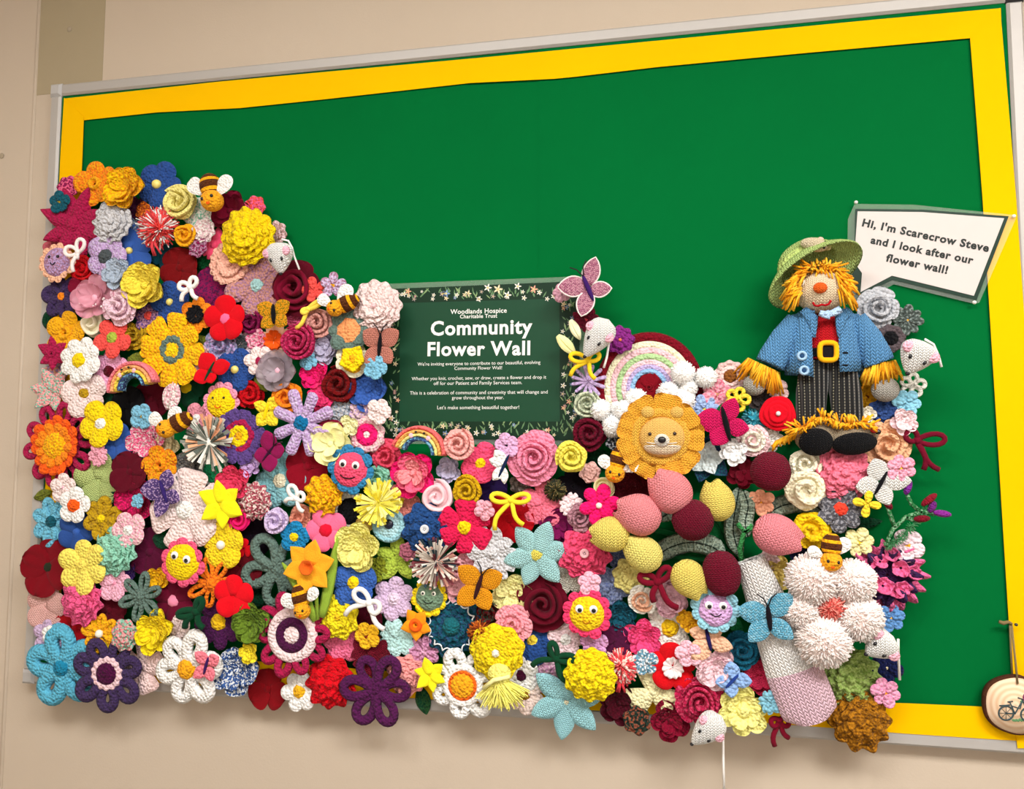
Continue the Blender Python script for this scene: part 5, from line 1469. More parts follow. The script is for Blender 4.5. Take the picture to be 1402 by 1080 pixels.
pop(889, 531, 20, '820c1c', 'dark red flower in the hollow of the large rainbow', 1, n=4, ctype='rose', cr=.35)
def lion():
    x, y = 904, 598
    t, rnd = start('bear_face_flower', 'golden orange flower with a stitched bear face', 'bear face flower', x, y, 4, 0, G_FL, (0, 0))
    s = mpp(x, y); R = 54 * s
    me = petal_mesh('fan', R, R * .36, R * .2, R * .07, .06, .12, 0, .07 * R, mat=yarn('faa834', 'knit'), jag=0)
    ring_of(t, rnd, me, 9, jit=.08)
    t.part('collar', ring_band('collar', R * .46, R * .72, R * .11, yarn('fcb444', 'knit'), seg=40, wob=.02, k=9), loc=(0, 0, R * .05))
    sx_ = 29 * s
    hd = ellipsoid('head', sx_ * 1.02, sx_ * .92, sx_ * .55, yarn('f8bc66', 'knit', .8), seg=22, n=12)
    t.part('head', hd, loc=(sx_ * .08, -sx_ * .02, R * .12))
    t.part('chin', ellipsoid('chin', sx_ * .84, sx_ * .42, sx_ * .36, yarn('f8d8b8', 'knit', .8), seg=18, n=10), loc=(sx_ * .08, -sx_ * .42, R * .12 + sx_ * .15))
    t.part('muzzle', ellipsoid('muzzle', sx_ * .34, sx_ * .30, sx_ * .2, yarn('f8ecdc', 'knit', .8), seg=16, n=10), loc=(sx_ * .06, -sx_ * .16, R * .12 + sx_ * .5))
    t.part('nose', ellipsoid('nose', sx_ * .18, sx_ * .15, sx_ * .1, plain('121016', .35, .5), seg=12, n=8), loc=(sx_ * .06, -sx_ * .14, R * .12 + sx_ * .7))
    for u, v in ((-.46, .12), (.62, .14)):
        t.part('eye', ellipsoid('eye', sx_ * .085, sx_ * .085, sx_ * .07, plain('2a120c', .2, .6), seg=10, n=6), loc=(sx_ * u, sx_ * v, R * .12 + sx_ * .47))
    for u, v in ((-.55, 1.12), (.75, 1.1)):
        t.part('ear', ellipsoid('ear', sx_ * .30, sx_ * .27, sx_ * .16, yarn('fac064', 'knit', .8), seg=14, n=8), loc=(sx_ * u, sx_ * v, R * .14))
    for sg_ in (-1, 1):
        for k_ in range(2):
            t.part('whisker', tube('whisker', [(sx_ * (.06 + sg_ * .3), -sx_ * (.3 + .1 * k_), R * .12 + sx_ * .56), (sx_ * (.06 + sg_ * .66), -sx_ * (.26 + .16 * k_), R * .12 + sx_ * .42)], .0006, yarn('W', 'felt'), sides=4))
lion()
rose(807, 593, 24, '6a0a26', 'maroon rolled rose below the sage ribbon rose', 2, turns=2.4)
ruf(843, 606, 12, '2c3038/a8acb4', 'small black and silver frill under the pompom clouds', 2, nl=2, k=6)
rose(782, 626, 22, 'f0dc58', 'lemon yellow rolled rose right of the big pink rose', 3, turns=2.6)
bee(842, 648, 13, 'bee under the bear face flower', 3, body=(.28, -1), wings=((-12, -14, 10), (21, -10, 11)), bl=1.5)
pop(870, 661, 31, '660a1e', 'large maroon knitted flower right of the bee', 1, n=5, pat='knit', cup=.16)
leaf(820, 628, 40, 26, 10, 'DG', 'dark green leaf under the maroon rolled rose', 0)
rose(827, 667, 15, 'e4d8a4', 'cream and gold paper rose under the bee', 2, turns=2.4, pat='felt', wid=.14)
ruf(808, 647, 13, 'f0b8b0', 'tiny peach pink knot left of the bee under the bear face flower', 2, nl=2, k=6)
pop(785, 666, 23, '120c14', 'black felt flower under the lemon yellow rolled rose', 1, n=5, ctype='rose', cr=.3)
fluff(760, 671, 16, '4c4a2c,7a6840,2c3024', 'brown and green fuzzy flower', 2, n=240, wid=.0015)
pet(820, 692, 26, 'f01468,f4e8e0', 'hot pink six petal flower with a pearl', 3, n=6, cr=.15, ctype='bead', wd=.32, cup=.1)
pet(782, 691, 16, 'f8d0d4', 'small blush pink flower left of the hot pink pearl flower', 2, n=5, shape='heart', cr=.14)
rose(795, 709, 18, 'a87884', 'taupe mauve rose under the blush pink flower', 2, turns=2.4, base=4)
ros(763, 721, 25, '76104c', 'deep magenta flower above the coral button flower', 1, ns=(5, 4, 3), pat='felt')
# ------------------------------------------------------------------ tulip bouquet
def crochet_strip(pts, wpx, label, layer=1, col='a2b2a0'):
    cx, cy = pts[len(pts) // 2]
    COUNT[0] += 1
    t = Thing('crochet_leaf', label, 'leaf', cx, cy, depth(layer), 0, (0, 0), 'grey green crochet leaves of the tulips')
    q = [t.L(*p) for p in pts]
    path = []
    for i in range(len(q) - 1):
        for k_ in range(5):
            u = k_ / 5
            p0, p1, p2, p3 = q[max(i - 1, 0)], q[i], q[i + 1], q[min(i + 2, len(q) - 1)]
            path.append(.5 * ((2 * p1) + (p2 - p0) * u + (2 * p0 - 5 * p1 + 4 * p2 - p3) * u * u + (3 * p1 - p0 - 3 * p2 + p3) * u ** 3))
    path.append(q[-1])
    s = mpp(cx, cy); n = len(path)
    rr = [wpx * .62 * s * max(.15, min(1, sin(pi * (.06 + .90 * i / (n - 1))) * 1.5)) for i in range(n)]
    t.part('blade', tube('blade', path, rr, yarn(col + '/76887a', 'crochet', .8), sides=8, flat=.2))
    for i in range(1, n - 1, 2):
        d = (path[i + 1] - path[i - 1]).normalized(); nn = Vector((-d.y, d.x, 0))
        t.part('stitch', tube('stitch', [path[i] - nn * rr[i] * .85 + Vector((0, 0, rr[i] * .14)), path[i] + Vector((0, 0, rr[i] * .24)), path[i] + nn * rr[i] * .85 + Vector((0, 0, rr[i] * .14))], .0011, yarn('a4b4a2', 'felt'), sides=4))
    t.part('midrib', tube('midrib', [p + Vector((0, 0, rr[i] * .25)) for i, p in enumerate(path)], .0010, yarn('22302a', 'felt'), sides=5), label='dark cord midrib')
crochet_strip([(898, 712), (925, 700), (940, 712), (930, 730)], 17, 'grey green crochet leaf between pink and maroon tulips', 1)
crochet_strip([(1012, 668), (1006, 700), (1004, 730), (1014, 762)], 20, 'grey green crochet leaf hanging right of the yellow tulip', 1)
crochet_strip([(1018, 672), (1024, 692), (1020, 715), (1024, 735)], 17, 'short grey green crochet leaf above the green chenille sprig', 2)
crochet_strip([(1042, 712), (1070, 692), (1110, 690), (1140, 712), (1158, 728)], 22, 'long grey green crochet leaf above the right pink tulip', 1)
crochet_strip([(893, 768), (915, 750), (945, 742), (975, 748), (992, 762)], 23, 'grey green crochet leaf above the lowest yellow tulip', 1)
def stems():
    COUNT[0] += 1
    t = Thing('tulip_stems', 'bundle of dark green tulip stems behind the tulip heads', 'stems', 985, 740, depth(0), 0, (0, 0))
    for pts in ([(915, 690), (975, 735), (1030, 785)], [(975, 700), (1000, 740), (1030, 785)], [(955, 720), (990, 750), (1030, 785)], [(905, 760), (970, 765), (1035, 790)], [(880, 720), (950, 740), (1030, 785)]):
        t.part('stem', tube('stem', [t.L(*p) for p in pts], .005, yarn('14703a', 'felt')))
stems()
leaf(955, 752, 60, 34, -25, '16783c', 'broad green felt leaf behind the crochet leaf of the bouquet', 0, pat='felt')
leaf(985, 725, 62, 40, -60, '14703a', 'broad green felt leaf under the yellow tulip', 0, pat='felt')
tulip(875, 704, 27, 158, 'f28c92', 'pink tulip left of the others, above two yellow tulips', 3)
tulip(918, 673, 27, 128, 'f28c92', 'pink tulip under the bear face flower', 3)
tulip(836, 731, 23, 177, 'f0d66c', 'yellow tulip furthest from the white sleeve', 3)
tulip(881, 758, 23, 140, 'f2dc78', 'yellow tulip over the pale yellow frilled flower', 3, ln=2.2)
tulip(982, 686, 23, 98, 'f0d468', 'yellow tulip pointing up beside the upper maroon tulip', 2, ln=2.3)
tulip(948, 712, 27, 215, '720c28', 'round maroon tulip among the pink and yellow tulips', 3, ln=2.0, ball=True)
tulip(1055, 645, 26, 80, '740c28', 'round maroon tulip under the scarecrow boots', 3, ln=2.05, ball=True)
tulip(1063, 732, 27, -22, 'f28a94', 'pink tulip pointing away from the bouquet beside the yellow ring', 3, ln=2.25)
tulip(988, 785, 25, -82, '740a28', 'tall maroon tulip above the lilac smiling face', 3, ln=2.45, ball=True)
tulip(943, 792, 23, -58, 'ecd268', 'yellow tulip left of the tall maroon tulip', 3, ln=2.2)
def sleeve():
    COUNT[0] += 1
    t = Thing('knitted_sleeve', 'white knitted sleeve with pale pink end holding the tulip stems', 'bouquet wrap', 1072, 878, depth(2), 0, (0, 0))
    A, B = t.L(1027, 766, .016), t.L(1113, 985, .016)
    A.z = B.z = 0
    d = B - A; Lg = d.length; ang = atan2(d.y, d.x); s = mpp(1072, 878)
    V, F, mi = [], [], []
    n, seg = 26, 26
    for i in range(n + 1):
        u = i / n
        wdt = (20 + 18 * min(1, u * 1.4)) * s * (1 if u < .93 else .6 + .4 * sqrt(max(0, 1 - ((u - .93) / .07) ** 2)))
        for k_ in range(seg):
            a = 2 * pi * k_ / seg
            V.append((wdt * cos(a), -u * Lg, max(-.002, .022 * sin(a) + .014)))
        if i < n: mi += [1 if u > .66 else 0] * seg
    for i in range(n):
        for k_ in range(seg):
            F.append((i * seg + k_, (i + 1) * seg + k_, (i + 1) * seg + (k_ + 1) % seg, i * seg + (k_ + 1) % seg))
    me = mk('sleeve_body', V, F, mats=[yarn('f0e8e2', 'knit', 1.25), yarn('dcb8c6', 'knit', 1.25)], mi=mi)
    t.part('sleeve_body', me, loc=A, rz=ang + pi / 2)
    me = ring_band('sleeve_rim', 16 * s, 21 * s, .003, yarn('f4eee8', 'crochet'))
    t.part('sleeve_rim', me, loc=A + Vector((0, 0, .014)), rx=pi / 2, rz=ang + pi / 2, sc=(1, .5, 1))
sleeve()
fly(1053, 846, 41, '68b4d4/8cc8e0', 'light blue butterfly with black body on the white sleeve', 5, rot=5, pat='knit', body='141018', wings=((38, 1.0, .36), (168, 1.0, .36), (-42, .9, .30), (-138, .95, .32)), tilt=(0, 0), bl=.42)
tgs = Thing('chenille_sprig', 'green chenille sprig between the yellow and right pink tulips', 'sprig', 1017, 735, depth(2), 0, (0, 0))
for pts in ([(1016, 772), (1013, 750), (1019, 728), (1030, 718)], [(1019, 728), (1010, 716)], [(1019, 728), (1034, 722)]):
    tgs.part('stem', tube('stem', [tgs.L(*p) for p in pts], .0042, yarn('3c8c4c', 'crochet', .6)))
pet(1042, 688, 18, 'f4a484,f29a30', 'peach crochet blossom on the crochet leaf under the maroon tulip', 2, n=6, cr=.2)
bow(900, 795, 34, '780a24', 'burgundy cord bow left of the yellow tulip', 4, rot=0, lang=(165, 50), tang=(-100, -52), tails=(.8, 1.25), rad=4.2, loops=(.7, .7), fatl=.2)
ros(917, 817, 27, 'f0b8c8', 'pale pink lace rose under the burgundy cord bow', 1, ns=(5, 4, 3))
smile(980, 836, 32, 'd0a4d4', '8cc0d0', 'lilac smiling face with light blue scalloped edge under the tulips', 4, n=11, eyes='googly', mw=.22, my=-.14, fr=.7)
for i, (x, y) in enumerate(((938, 846), (950, 858))):
    ros(x, y, 12, 'f9b020', ('golden bobble', 'small golden bobble')[i] + ' left of the lilac smiling face, %s' % ('under the yellow tulip' if i == 0 else 'above the peach butterfly'), 2, ns=(5, 4))
fly(970, 875, 32, 'f0b494', 'peach butterfly with navy body under the lilac smiling face', 3, rot=12, pat='crochet', body='221a54', ant=False, wings=((30, .8, .3), (150, .8, .3), (-25, 1.0, .34), (-145, 1.05, .44)))
rose(1016, 890, 25, '14607c', 'teal rosette left of the white sleeve', 2, turns=2.0, base=5)
leaf(1008, 858, 36, 18, -70, 'GN', 'green leaf between the lilac face and the white sleeve', 1)
ros(1040, 921, 29, 'd42c54', 'rose red knitted flower left of the white sleeve', 1, ns=(5, 4), pat='knit')
pet(921, 914, 32, 'c40c16,f4dcdc', 'scarlet five petal flower with white star centre', 2, rot=20, cr=.4, pat='felt', wd=.46, ctype='frill')
pet(943, 895, 17, 'f6b4c4', 'small pink flower above the scarlet white starred flower', 3, cr=.14)
ros(980, 915, 28, 'f2c4cc', 'pale pink tweed rosette behind the small blue butterfly', 2, ns=(5, 4, 3), cup=.14)
fly(1002, 932, 26, '88aadc', 'small blue butterfly over the lemon flower', 3, rot=-42, pat='crochet', body='24408c', ant=False, wings=((40, .95, .4), (140, .95, .42), (-45, .8, .36), (-135, .8, .34)))
rose(958, 961, 31, 'b41c48/d04468', 'large raspberry tweed rose at the bottom edge', 2, turns=3.2, wid=.17, base=5)
ros(918, 986, 26, '860c2c', 'burgundy flower hanging at the bottom edge', 1, ns=(5, 5, 3))
mouse(988, 979, 947, 1017, 38, 'white knitted mouse hanging over the bottom rail', 3, tail=((990, 985), (989.5, 1010), (990, 1045), (991, 1079)))
ros(1018, 973, 32, 'f6e48a', 'pale lemon layered flower at the bottom edge', 2, ns=(6, 4), cup=.16, cr=.3)
pet(1055, 962, 15, '7cb4c8', 'small turquoise flower by the lower bow', 3, n=5, shape='heart')
bow(1066, 984, 24, '7c0a26', 'burgundy cord bow hanging from the bottom of the sleeve', 2, rot=0, lang=(200, -10), tang=(-100, -62), tails=(1.5, 1.1), rad=3.6, loops=(.5, .5))
# ------------------------------------------------------------------ right end of the bank
disc(1000, 515, [(22, 'd8b4b0', 10), (15, 'f0c8c4', 0), (9, '8c5424', 6)], 'dusty pink flower with brown rose centre beside the straw hand', 1)
pet(982, 540, 20, 'f0a8b8/e87c94,f2b080', 'pink speckled flower above the raspberry butterfly', 2, n=6, cr=.2)
loopf(1010, 546, 17, 'f6d440,f0c028', 'small yellow looped flower under the straw hand', 3, n=5, cr=.2)
pet(965, 560, 19, '94acd8,f0c848', 'small periwinkle flower with yellow centre', 2, n=7, cr=.16)
leaf(989, 561, 26, 14, 60, 'GN', 'green leaf above the raspberry butterfly', 2)
fly(994, 580, 39, 'd0145c', 'raspberry pink butterfly with black body', 3, rot=12, pat='knit', ant=False, bw=.1, wings=((55, .85, .32), (165, 1.0, .42), (-20, .75, .32), (-138, .8, .36)), bl=.62)
fluff(1033, 573, 19, '3ca4bc,6cc0d0', 'turquoise loopy flower left of the red button flower', 1, n=90, wid=.0022, squash=.5)
ruf(1065, 566, 22, 'cc0c20,dcdce0', 'red rolled flower with silver bead centre', 2, nl=3, k=5, amp=.04, ctype='bead', cr=.14, scal=.02, pat='felt')
pet(1063, 535, 17, 'f6c8c8', 'small blush flower beside the straw hand', 1, n=5)
ros(1040, 546, 16, '3c3434', 'dark grey flower under the straw hand', 1, ns=(5, 3))
rose(1030, 603, 21, 'f4e6d4,f0c0c4', 'cream rose with pink outer petals', 2, turns=2.0, base=5)
ros(1003, 618, 18, 'eeece8', 'small white loopy flower under the raspberry butterfly', 2, ns=(6, 4))
ros(967, 627, 34, '20586a/2c3c64,d8e4e4', 'dark teal and navy star flower with silver centre', 1, ns=(6, 5), cr=.12, shape='point')
ros(1018, 646, 23, '720a22', 'crimson cluster left of the round maroon tulip', 1, ns=(6, 5, 3), pat='felt')
ros(1053, 601, 18, 'f2ece0', 'small white flower under the scarecrow boots', 1, ns=(5, 4))
rose(1103, 635, 22, 'f2e4cc', 'cream rolled rose right of the round maroon tulip', 2, turns=2.2)
rose(1105, 671, 30, 'f4e2c4', 'large cream curled flower above the crochet leaf', 2, turns=1.7, wid=.24, h=.5)
ruf(1156, 648, 34, 'f0748c', 'salmon pink carnation under the scarecrow boots', 2, nl=4, k=11, amp=.12)
fly(1206, 661, 37, 'e8e4e0', 'white knitted butterfly with black body', 3, rot=-28, pat='knit', body='121014', bw=.07, ant=False, wings=((28, 1.0, .36), (135, .85, .40), (-40, .8, .32), (-145, .85, .36)))
pet(1152, 697, 30, '55555c/8c8c92,e8402c', 'dark grey looped flower with red centre', 2, n=7, cr=.3, groove=.04)
pet(1188, 690, 18, 'f8d034', 'small yellow star flower under the white butterfly', 3, n=4, wd=.3, cr=.1)
rose(1113, 727, 28, 'f9c414', 'golden yellow open ring flower right of the pink tulip', 2, turns=1.5, wid=.28, h=.6)
pet(1177, 743, 19, 'eee0a0,f4c030', 'pale lemon blossom with yellow centre above the pink pompoms', 2, n=6, cr=.22)
bee(1138, 768, 14, 'bee on top of the pale pink pompom flower', 5, body=(.1, -1), wings=((14, -20, 11), (-20, -11, 9)), bl=1.2)
rose(1216, 608, 31, 'eab088', 'tan peach curled rose right of the scarecrow boots', 1, turns=1.8, wid=.22, base=5)
pop(1096, 756, 14, '1c2448', 'small navy flower under the pink tulip', 1, n=4)
ros(1068, 786, 24, 'f4d274', 'soft yellow cluster flower right of the white sleeve', 1, ns=(6, 5, 3))
ruf(1052, 768, 14, 'f4c8cc', 'tiny blush frill under the pink tulip', 1, nl=2, k=7)
def pompom_flower():
    t, rnd = start('pompom_flower', 'large flower of five pale pink pompoms with rust red heart', 'flower', 1136, 833, 4, 0, 'pompom and tassel flowers', (0, 0))
    ms = [yarn('f8dcd6', 'felt'), yarn('fae8e2', 'felt')]
    for px_, py_, r in ((1112, 793, 33), (1167, 797, 29), (1177, 846, 29), (1128, 877, 34), (1098, 834, 24)):
        R = r * mpp(px_, py_); q = t.L(px_, py_, R * .45)
        c = t.part('pompom', ellipsoid('pompom', R * .93, R * .93, R * .62, ms[0], seg=20, n=11), loc=(q.x, q.y, R * .42))
        t.part('fluff', strands('fluff', R * 1.08, 1500, ms, seed=int(px_), r0=.7, wid=.0015, zmin=-.2, squash=.72, jit=.14), parent=c, kind='stuff')
    R = 21 * mpp(1138, 833); q = t.L(1138, 833, .02)
    c = t.part('heart_pompom', ellipsoid('heart_pompom', R * .8, R * .8, R * .5, yarn('c0504c', 'felt'), seg=14, n=8), loc=(q.x, q.y, R * .7))
    t.part('fluff', strands('fluff', R * 1.05, 420, [yarn('c8584f', 'felt'), yarn('e08c80', 'felt')], seed=4, r0=.5, wid=.0013, squash=.7), parent=c, kind='stuff')
pompom_flower()
def pinkcoral():
    t, rnd = start('ruffled_flower', 'pink and dark purple coral like ruffled flower', 'flower', 1213, 786, 1, 0, G_FL, (0, 0))
    s = mpp(1213, 786); R = 46 * s
    t.part('frill', ruffle('frill', .002, R, 15, R * .14, 0, yarn('ee6a9c'), seed=4, scal=.12, th=.0022, lift=.3))
    t.part('purple_frill', ruffle('purple_frill', .002, R * .78, 11, R * .12, .008, yarn('3c2450'), seed=7, scal=.14, th=.0022, lift=.35))
    for i in range(9):
        a = 2 * pi * i / 9 + rnd.uniform(-.2, .2); rr = R * rnd.uniform(.3, .68)
        t.part('curl', ruffle('curl', .002, R * rnd.uniform(.18, .26), 5, R * .06, .004, yarn('ee6a9c'), seed=20 + i, lift=.9, th=.002), loc=(rr * cos(a), rr * sin(a), R * .26), rx=rnd.uniform(-.4, .4), ry=rnd.uniform(-.4, .4))
pinkcoral()
pet(1220, 846, 19, '5c8cc4,e8b050', 'small cornflower blue flower above the mouse at the right end', 2, n=6, cr=.18, groove=.03)
mouse(1222, 870, 1184, 894, 44, 'white knitted mouse at the lower right end of the bank', 3, tail=((1226, 872), (1228, 890), (1230, 929)))
pet(1215, 915, 22, '182050,e8d8b0', 'dark navy flower under the mouse at the right end', 1, n=5, cr=.1)
ruf(1163, 928, 40, 'a4bc6c/8aa850', 'big pale green ruffled flower right of the white sleeve', 1, nl=4, k=12, amp=.12)
ruf(1178, 988, 37, 'b07418/8a5810', 'golden brown ruffled flower over the bottom rail', 1, nl=4, k=10, amp=.12)
pet(1213, 949, 19, 'f0a8c8/e890b8,f28c20', 'small pink flower with orange centre at the lower right end', 2, n=6, cr=.2)
pet(1234, 641, 18, 'f4b0c8/e890a8,f6b430', 'small pink flower with yellow centre above the white butterfly', 3, n=6, cr=.2)
bow(1254, 603, 36, '700a26', 'burgundy cord bow on the green board', 1, rot=-8, lang=(150, 12), tang=(-72, -48), tails=(1.15, 1.35), rad=3.8, loops=(.5, .95))
def chenille():
    COUNT[0] += 1
    t = Thing('chenille_sprig', 'green tinsel sprig with maroon and purple bud tips', 'sprig', 1245, 715, depth(2), 0, (0, 0))
    for pts in ([(1212, 748), (1222, 725), (1240, 708), (1262, 700), (1280, 704)], [(1225, 722), (1218, 702), (1215, 692)], [(1262, 702), (1248, 690), (1242, 678)], [(1240, 708), (1254, 713)]):
        t.part('stem', tube('stem', [t.L(a, b, .012) for a, b in pts], .0032, yarn('2c7440/7cac84', 'crochet', .6)))
        v = []
    for px_, py_, ln, a, c in ((1272, 684, 13, 40, '8c1428'), (1290, 703, 12, -8, '8c2c96'), (1262, 710, 11, 5, '7c1024'), (1243, 667, 11, 72, '7c2c94'), (1214, 688, 11, -55, '7c1028'), (1276, 694, 9, 60, '6c2478')):
        t.part('bud', ellipsoid('bud', ln * mpp(px_, py_), 5 * mpp(px_, py_), .006, yarn(c, 'crochet', .6), axis='x', seg=12, n=8), loc=t.L(px_, py_, .014), rz=math.radians(a))
    rnd = random.Random(8)
    V, F = [], []
    for i in range(260):
        u = rnd.random(); a = rnd.uniform(0, 6.28)
        p = t.L(1212 + 60 * u, 748 - 48 * u + 6 * sin(u * 5), .012)
        q = p + Vector((cos(a), sin(a), rnd.uniform(-.3, .8))) * .007
        v, f = tube_data([p, q], .0006, sides=3, caps=False)
        o_ = len(V); V += v; F += [tuple(k_ + o_ for k_ in g) for g in f]
    t.part('tinsel', mk('tinsel', V, F, plain('3c8a54', .35, .5)), kind='stuff')
chenille()
pet(1243, 747, 21, 'f2d4dc,f0b838', 'white pink five petal flower with yellow centre at the right end', 2, n=5, cr=.18)
leaf(1185, 716, 46, 16, 8, 'DG', 'dark green leaf under the small yellow star flower', 0)
rose(1203, 421, 27, 'b4b6bc', 'light grey rose behind the scarecrow shoulder', 1, turns=2.2, base=5)
pet(1243, 438, 20, '4a5450/7c8884,d0a040', 'small dark grey flower right of the light grey rose', 1, n=8, cr=.16, groove=.04)
disc(1220, 463, [(20, '5c5054', 8), (10, 'BK', 0)], 'dark taupe flower with black centre under the light grey rose', 1)
mouse(1263, 468, 1240, 512, 46, 'white knitted mouse right of the scarecrow hand', 3, tail=((1262, 466), (1276, 472), (1283, 488), (1287, 503)))
loopf(1250, 527, 17, 'ece6dc', 'small white looped flower under the mouse by the scarecrow', 1, n=5, cr=.2)
pet(1242, 551, 18, '88c4dc', 'small sky blue flower under the white looped flower', 1, n=6, cr=.16)
ruf(1212, 564, 19, '34508c', 'dark blue frill under the scarecrow hand', 1, nl=3, k=8)
pet(1188, 543, 20, 'f6a81c,8c4c10', 'golden flower between the scarecrow leg and hand', 0, n=5, cr=.14)
ros(1237, 577, 18, 'f6ccd0', 'pale pink flower right of the dark blue frill', 1, ns=(5, 4))
ros(1187, 567, 11, 'ece0cc', 'tiny cream flower beside the scarecrow boot', 1, ns=(5, 3))
# ------------------------------------------------------------------ the scarecrow
def scarecrow():
    X0, Y0 = 1130, 480
    t = Thing('scarecrow_doll', 'knitted scarecrow doll in a blue jacket, green hat and striped trousers', 'doll', X0, Y0, BT + 0.016, 0, (0, 0))
    s = mpp(X0, Y0)
    rnd = random.Random(77)
    def L(px, py, z=0.0):
        q = t.L(px, py, z); return Vector((q.x, q.y, z))
    def limb(name, pts, rad, mat, flat=.75, parent=None, sides=14, label=None):
        path, rr = [], []
        for i in range(len(pts) - 1):
            for k_ in range(4):
                u = k_ / 4
                path.append(pts[i].lerp(pts[i + 1], u)); rr.append((rad[i] * (1 - u) + rad[i + 1] * u) * s)
        path.append(pts[-1]); rr.append(rad[-1] * s)
        return t.part(name, tube(name, path, rr, mat, sides=sides, flat=flat), parent=parent, label=label)
    def straw(name, n, gen, parent=None, wid=1.3, col=('f6a81c', 'f8b830', 'ee9814')):
        V, F, mi = [], [], []
        for i in range(n):
            p0, p1, p2 = gen()
            v, f = tube_data([p0, p1, p2], wid * s * rnd.uniform(.8, 1.2), sides=4)
            o_ = len(V); V += v; F += [tuple(q + o_ for q in g) for g in f]; mi += [i % 3] * len(f)
        return t.part(name, mk(name, V, F, mats=[yarn(c, 'felt') for c in col], mi=mi), parent=parent, kind='stuff')
    jk = yarn('5a90c0', 'knit', 1.15)
    # trousers
    def stripe():
        mt, N, Lk, b = principled('striped_knit', .9, .2)
        tc = N.new('ShaderNodeTexCoord'); sx = N.new('ShaderNodeSeparateXYZ'); Lk.new(tc.outputs['Object'], sx.inputs[0])
        fx = math_node(N, Lk, 'FRACT', math_node(N, Lk, 'MULTIPLY', sx.outputs[0], 1 / (6.3 * s)))
        fy = math_node(N, Lk, 'FRACT', math_node(N, Lk, 'MULTIPLY', sx.outputs[1], 1 / (4.0 * s)))
        a = math_node(N, Lk, 'LESS_THAN', math_node(N, Lk, 'ABSOLUTE', math_node(N, Lk, 'SUBTRACT', fx, .5)), .10)
        c = math_node(N, Lk, 'LESS_THAN', math_node(N, Lk, 'ABSOLUTE', math_node(N, Lk, 'SUBTRACT', fy, .5)), .28)
        f = math_node(N, Lk, 'MULTIPLY', a, c)
        mix = N.new('ShaderNodeMix'); mix.data_type = 'RGBA'; mix.inputs[6].default_value = lin('0d0d0f'); mix.inputs[7].default_value = lin('8e8974')
        Lk.new(f, mix.inputs['Factor']); Lk.new(mix.outputs[2], b.inputs['Base Color'])
        wv = math_node(N, Lk, 'SINE', math_node(N, Lk, 'MULTIPLY', fx, 2 * pi))
        bp = N.new('ShaderNodeBump'); bp.inputs['Distance'].default_value = .0018; Lk.new(wv, bp.inputs['Height']); Lk.new(bp.outputs[0], b.inputs['Normal'])
        return mt
    tm = stripe()
    limb('trouser_leg', [L(1117, 495, .020), L(1111, 540, .020), L(1109, 583, .020)], [21, 20.5, 19], tm, flat=.7)
    limb('trouser_leg', [L(1148, 495, .020), L(1158, 540, .020), L(1162, 583, .020)], [21, 21, 20], tm, flat=.7)
    # torso: shirt, belt
    limb('shirt', [L(1131, 428, .022), L(1131, 440, .022), L(1132, 465, .022), L(1133, 492, .022)], [14, 26, 30, 29], yarn('c0101c', 'knit', .9), flat=.62)
    limb('belt', [L(1133, 478, .022), L(1133, 490, .022)], [30.5, 30.5], yarn('18161a', 'felt'), flat=.64)
    bk = []
    for i in range(24):
        a = 2 * pi * i / 24; c_, s_ = cos(a), sin(a)
        q = (abs(c_) ** 4 + abs(s_) ** 4) ** .25
        bk.append(L(1134 + 11.5 * c_ / q, 481 - 12 * s_ / q, .046))
    t.part('belt_buckle', tube('belt_buckle', bk, 3.6 * s, yarn('f4ac14', 'felt'), closed=True, sides=8))
    t.part('buckle_hole', box_mesh('buckle_hole', -9 * s, 9 * s, -9 * s, 9 * s, 0, .002, yarn('18161a', 'felt')), loc=L(1134, 481, .0425))
    # jacket fronts (curved panels), sleeves, lapels
    def panel(name, poly_l, poly_r, z0, bulge):
        V, F = [], []
        n, m_ = len(poly_l), 8
        for off in (0, -.004):
            for i in range(n):
                for j in range(m_ + 1):
                    u = j / m_
                    x_ = poly_l[i][0] * (1 - u) + poly_r[i][0] * u; y_ = poly_l[i][1] * (1 - u) + poly_r[i][1] * u
                    V.append(L(x_, y_, z0 + bulge(u) + off))
        k_ = n * (m_ + 1)
        F = grid_faces(n, m_ + 1, 0, flip=False) + grid_faces(n, m_ + 1, k_, flip=True)
        rim = [j for j in range(m_ + 1)] + [i * (m_ + 1) + m_ for i in range(1, n)] + [(n - 1) * (m_ + 1) + j for j in range(m_ - 1, -1, -1)] + [i * (m_ + 1) for i in range(n - 2, 0, -1)]
        for a, b in zip(rim, rim[1:] + rim[:1]): F.append((a, b, k_ + b, k_ + a))
        return t.part(name, mk(name, V, F, jk))
    panel('jacket_front', [(1094, 426), (1080, 440), (1076, 465), (1074, 490), (1074, 508)], [(1116, 425), (1113, 440), (1112, 465), (1113, 490), (1114, 516)], .016, lambda u: .032 * sin(pi / 2 * min(1, u * 1.15 + .1)))
    panel('jacket_front', [(1148, 426), (1149, 440), (1148, 465), (1149, 490), (1150, 509)], [(1164, 424), (1178, 438), (1183, 465), (1184, 490), (1180, 508)], .016, lambda u: .032 * sin(pi / 2 * min(1, (1 - u) * 1.15 + .1)))
    limb('jacket_back', [L(1130, 430, .010), L(1130, 470, .010), L(1129, 515, .010)], [44, 52, 53], jk, flat=.14)
    limb('sleeve', [L(1090, 437, .026), L(1074, 462, .026), L(1060, 487, .026), L(1054, 499, .026)], [13, 18, 20, 20], jk, flat=.75)
    limb('sleeve', [L(1172, 435, .026), L(1188, 462, .026), L(1199, 485, .026), L(1204, 497, .026)], [13, 18, 20, 20], jk, flat=.75)
